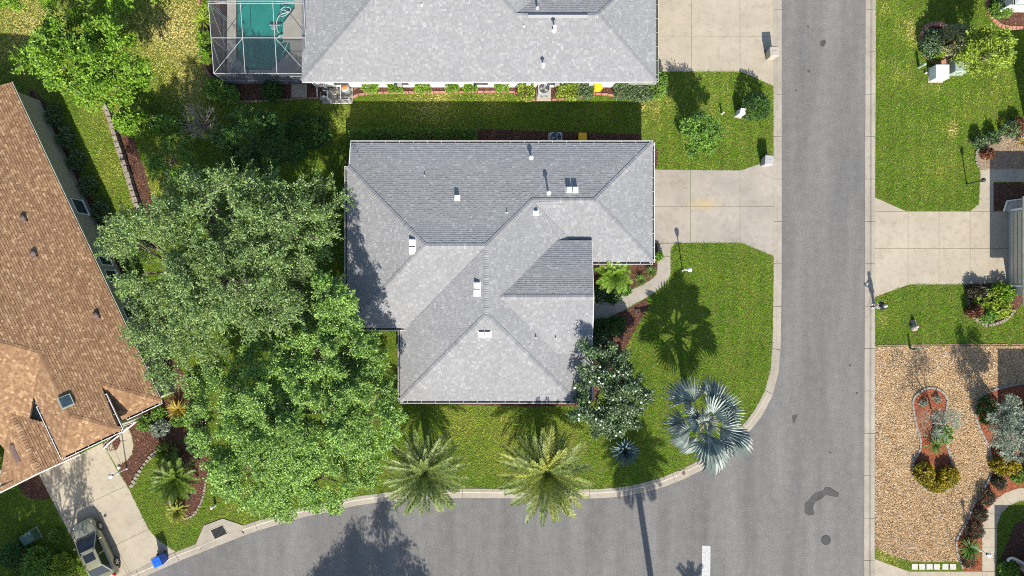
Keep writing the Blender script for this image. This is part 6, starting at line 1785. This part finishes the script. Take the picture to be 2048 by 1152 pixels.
def dryness(X, Y):
    d = np.full(len(X), .16)
    for px, py, r_, a in DRY:
        c = W(px, py); q = np.exp(-(((X - c.x) ** 2 + (Y - c.y) ** 2) / (r_ / 27.8 * .85) ** 2))
        d = np.maximum(d, .16 + (a - .16) * q)
    f = (np.sin(X * 1.3 + np.sin(Y * 1.1) * 2) + np.sin(Y * 1.7 + np.sin(X * .9) * 2) + np.sin((X + Y) * 3.1) * .6 + np.sin((X - Y * .7) * 5.3) * .5) / 3.1
    d = d + .10 * f
    d = d + .075 * np.sign(np.sin(X * 6.2 + .4 * np.sin(Y * .5))) * (X > 8)
    hx = np.floor(X / .16 + .3 * np.sin(Y * 9)); hy = np.floor(Y / .16 + .3 * np.sin(X * 8))
    hs = np.sin(hx * 12.9898 + hy * 78.233) * 43758.5453; hs = hs - np.floor(hs)
    return d + (hs - .5) * .27 + rng.normal(0, .07, len(X))
def grass(name, label, poly_px, density, hgt=.085):
    poly = [tuple(W(x, y)[:2]) for x, y in poly_px]
    xs_ = [p[0] for p in poly]; ys_ = [p[1] for p in poly]
    n = int((max(xs_) - min(xs_)) * (max(ys_) - min(ys_)) * density)
    X, Y = rng.uniform(min(xs_), max(xs_), n), rng.uniform(min(ys_), max(ys_), n)
    # clumped: jitter towards tuft centres
    X = X + .05 * np.sin(Y * 23 + X * 7); Y = Y + .05 * np.sin(X * 21 - Y * 9)
    k = inside(poly, X, Y)
    for e in EXCL:
        ex = [p[0] for p in e]; ey = [p[1] for p in e]
        m = k & (X > min(ex)) & (X < max(ex)) & (Y > min(ey)) & (Y < max(ey))
        idx = np.where(m)[0]
        if len(idx): k[idx] &= ~inside(e, X[idx], Y[idx])
    X, Y = X[k], Y[k]; n = len(X)
    a = rng.uniform(0, 6.283, n); L = hgt * rng.uniform(.9, 2.2, n); lean = rng.uniform(.55, 1.4, n); w = rng.uniform(.012, .026, n)
    dx, dy = np.cos(a), np.sin(a)
    B = np.stack([X, Y, np.full(n, G - .005)], 1)
    T = B + np.stack([dx * np.sin(lean), dy * np.sin(lean), np.cos(lean)], 1) * L[:, None]
    S_ = np.stack([-dy, dx, np.zeros(n)], 1) * w[:, None]
    V = np.stack([B - S_, B + S_, T], 1).reshape(-1, 3)
    me = np_mesh(name, V, np.arange(n * 3).reshape(-1, 3))
    at = me.attributes.new('dry', 'FLOAT', 'POINT'); at.data.foreach_set('value', np.repeat(dryness(X, Y), 3).astype(np.float32))
    o = link(name, me, M['grass']); o['kind'] = 'stuff'; o['label'] = label
    return n
tot = 0
DENS = 330
kw_in = [a for a, b in KERB_W]
tot += grass('grass', 'lawn grass on the corner lot and back yards', [(1546, -60)] + [p for p in kw_in if -10 < p[1] < 1190] + [(-40, 1190), (-40, -60)], DENS)
tot += grass('grass', 'lawn grass across the road', [(1752, -30), (2090, -30), (2090, 692), (1750, 692)], DENS)
tot += grass('grass', 'lawn grass in the lower right shade', [(1995, 1004), (2090, 1000), (2090, 1180), (1992, 1180)], DENS)
tot += grass('grass', 'dry grass strip below the gravel', [(1750, 1096), (1790, 1113), (1828, 1124), (1925, 1123), (1928, 1142), (1818, 1142), (1750, 1117)], DENS)
print('grass blades', tot)
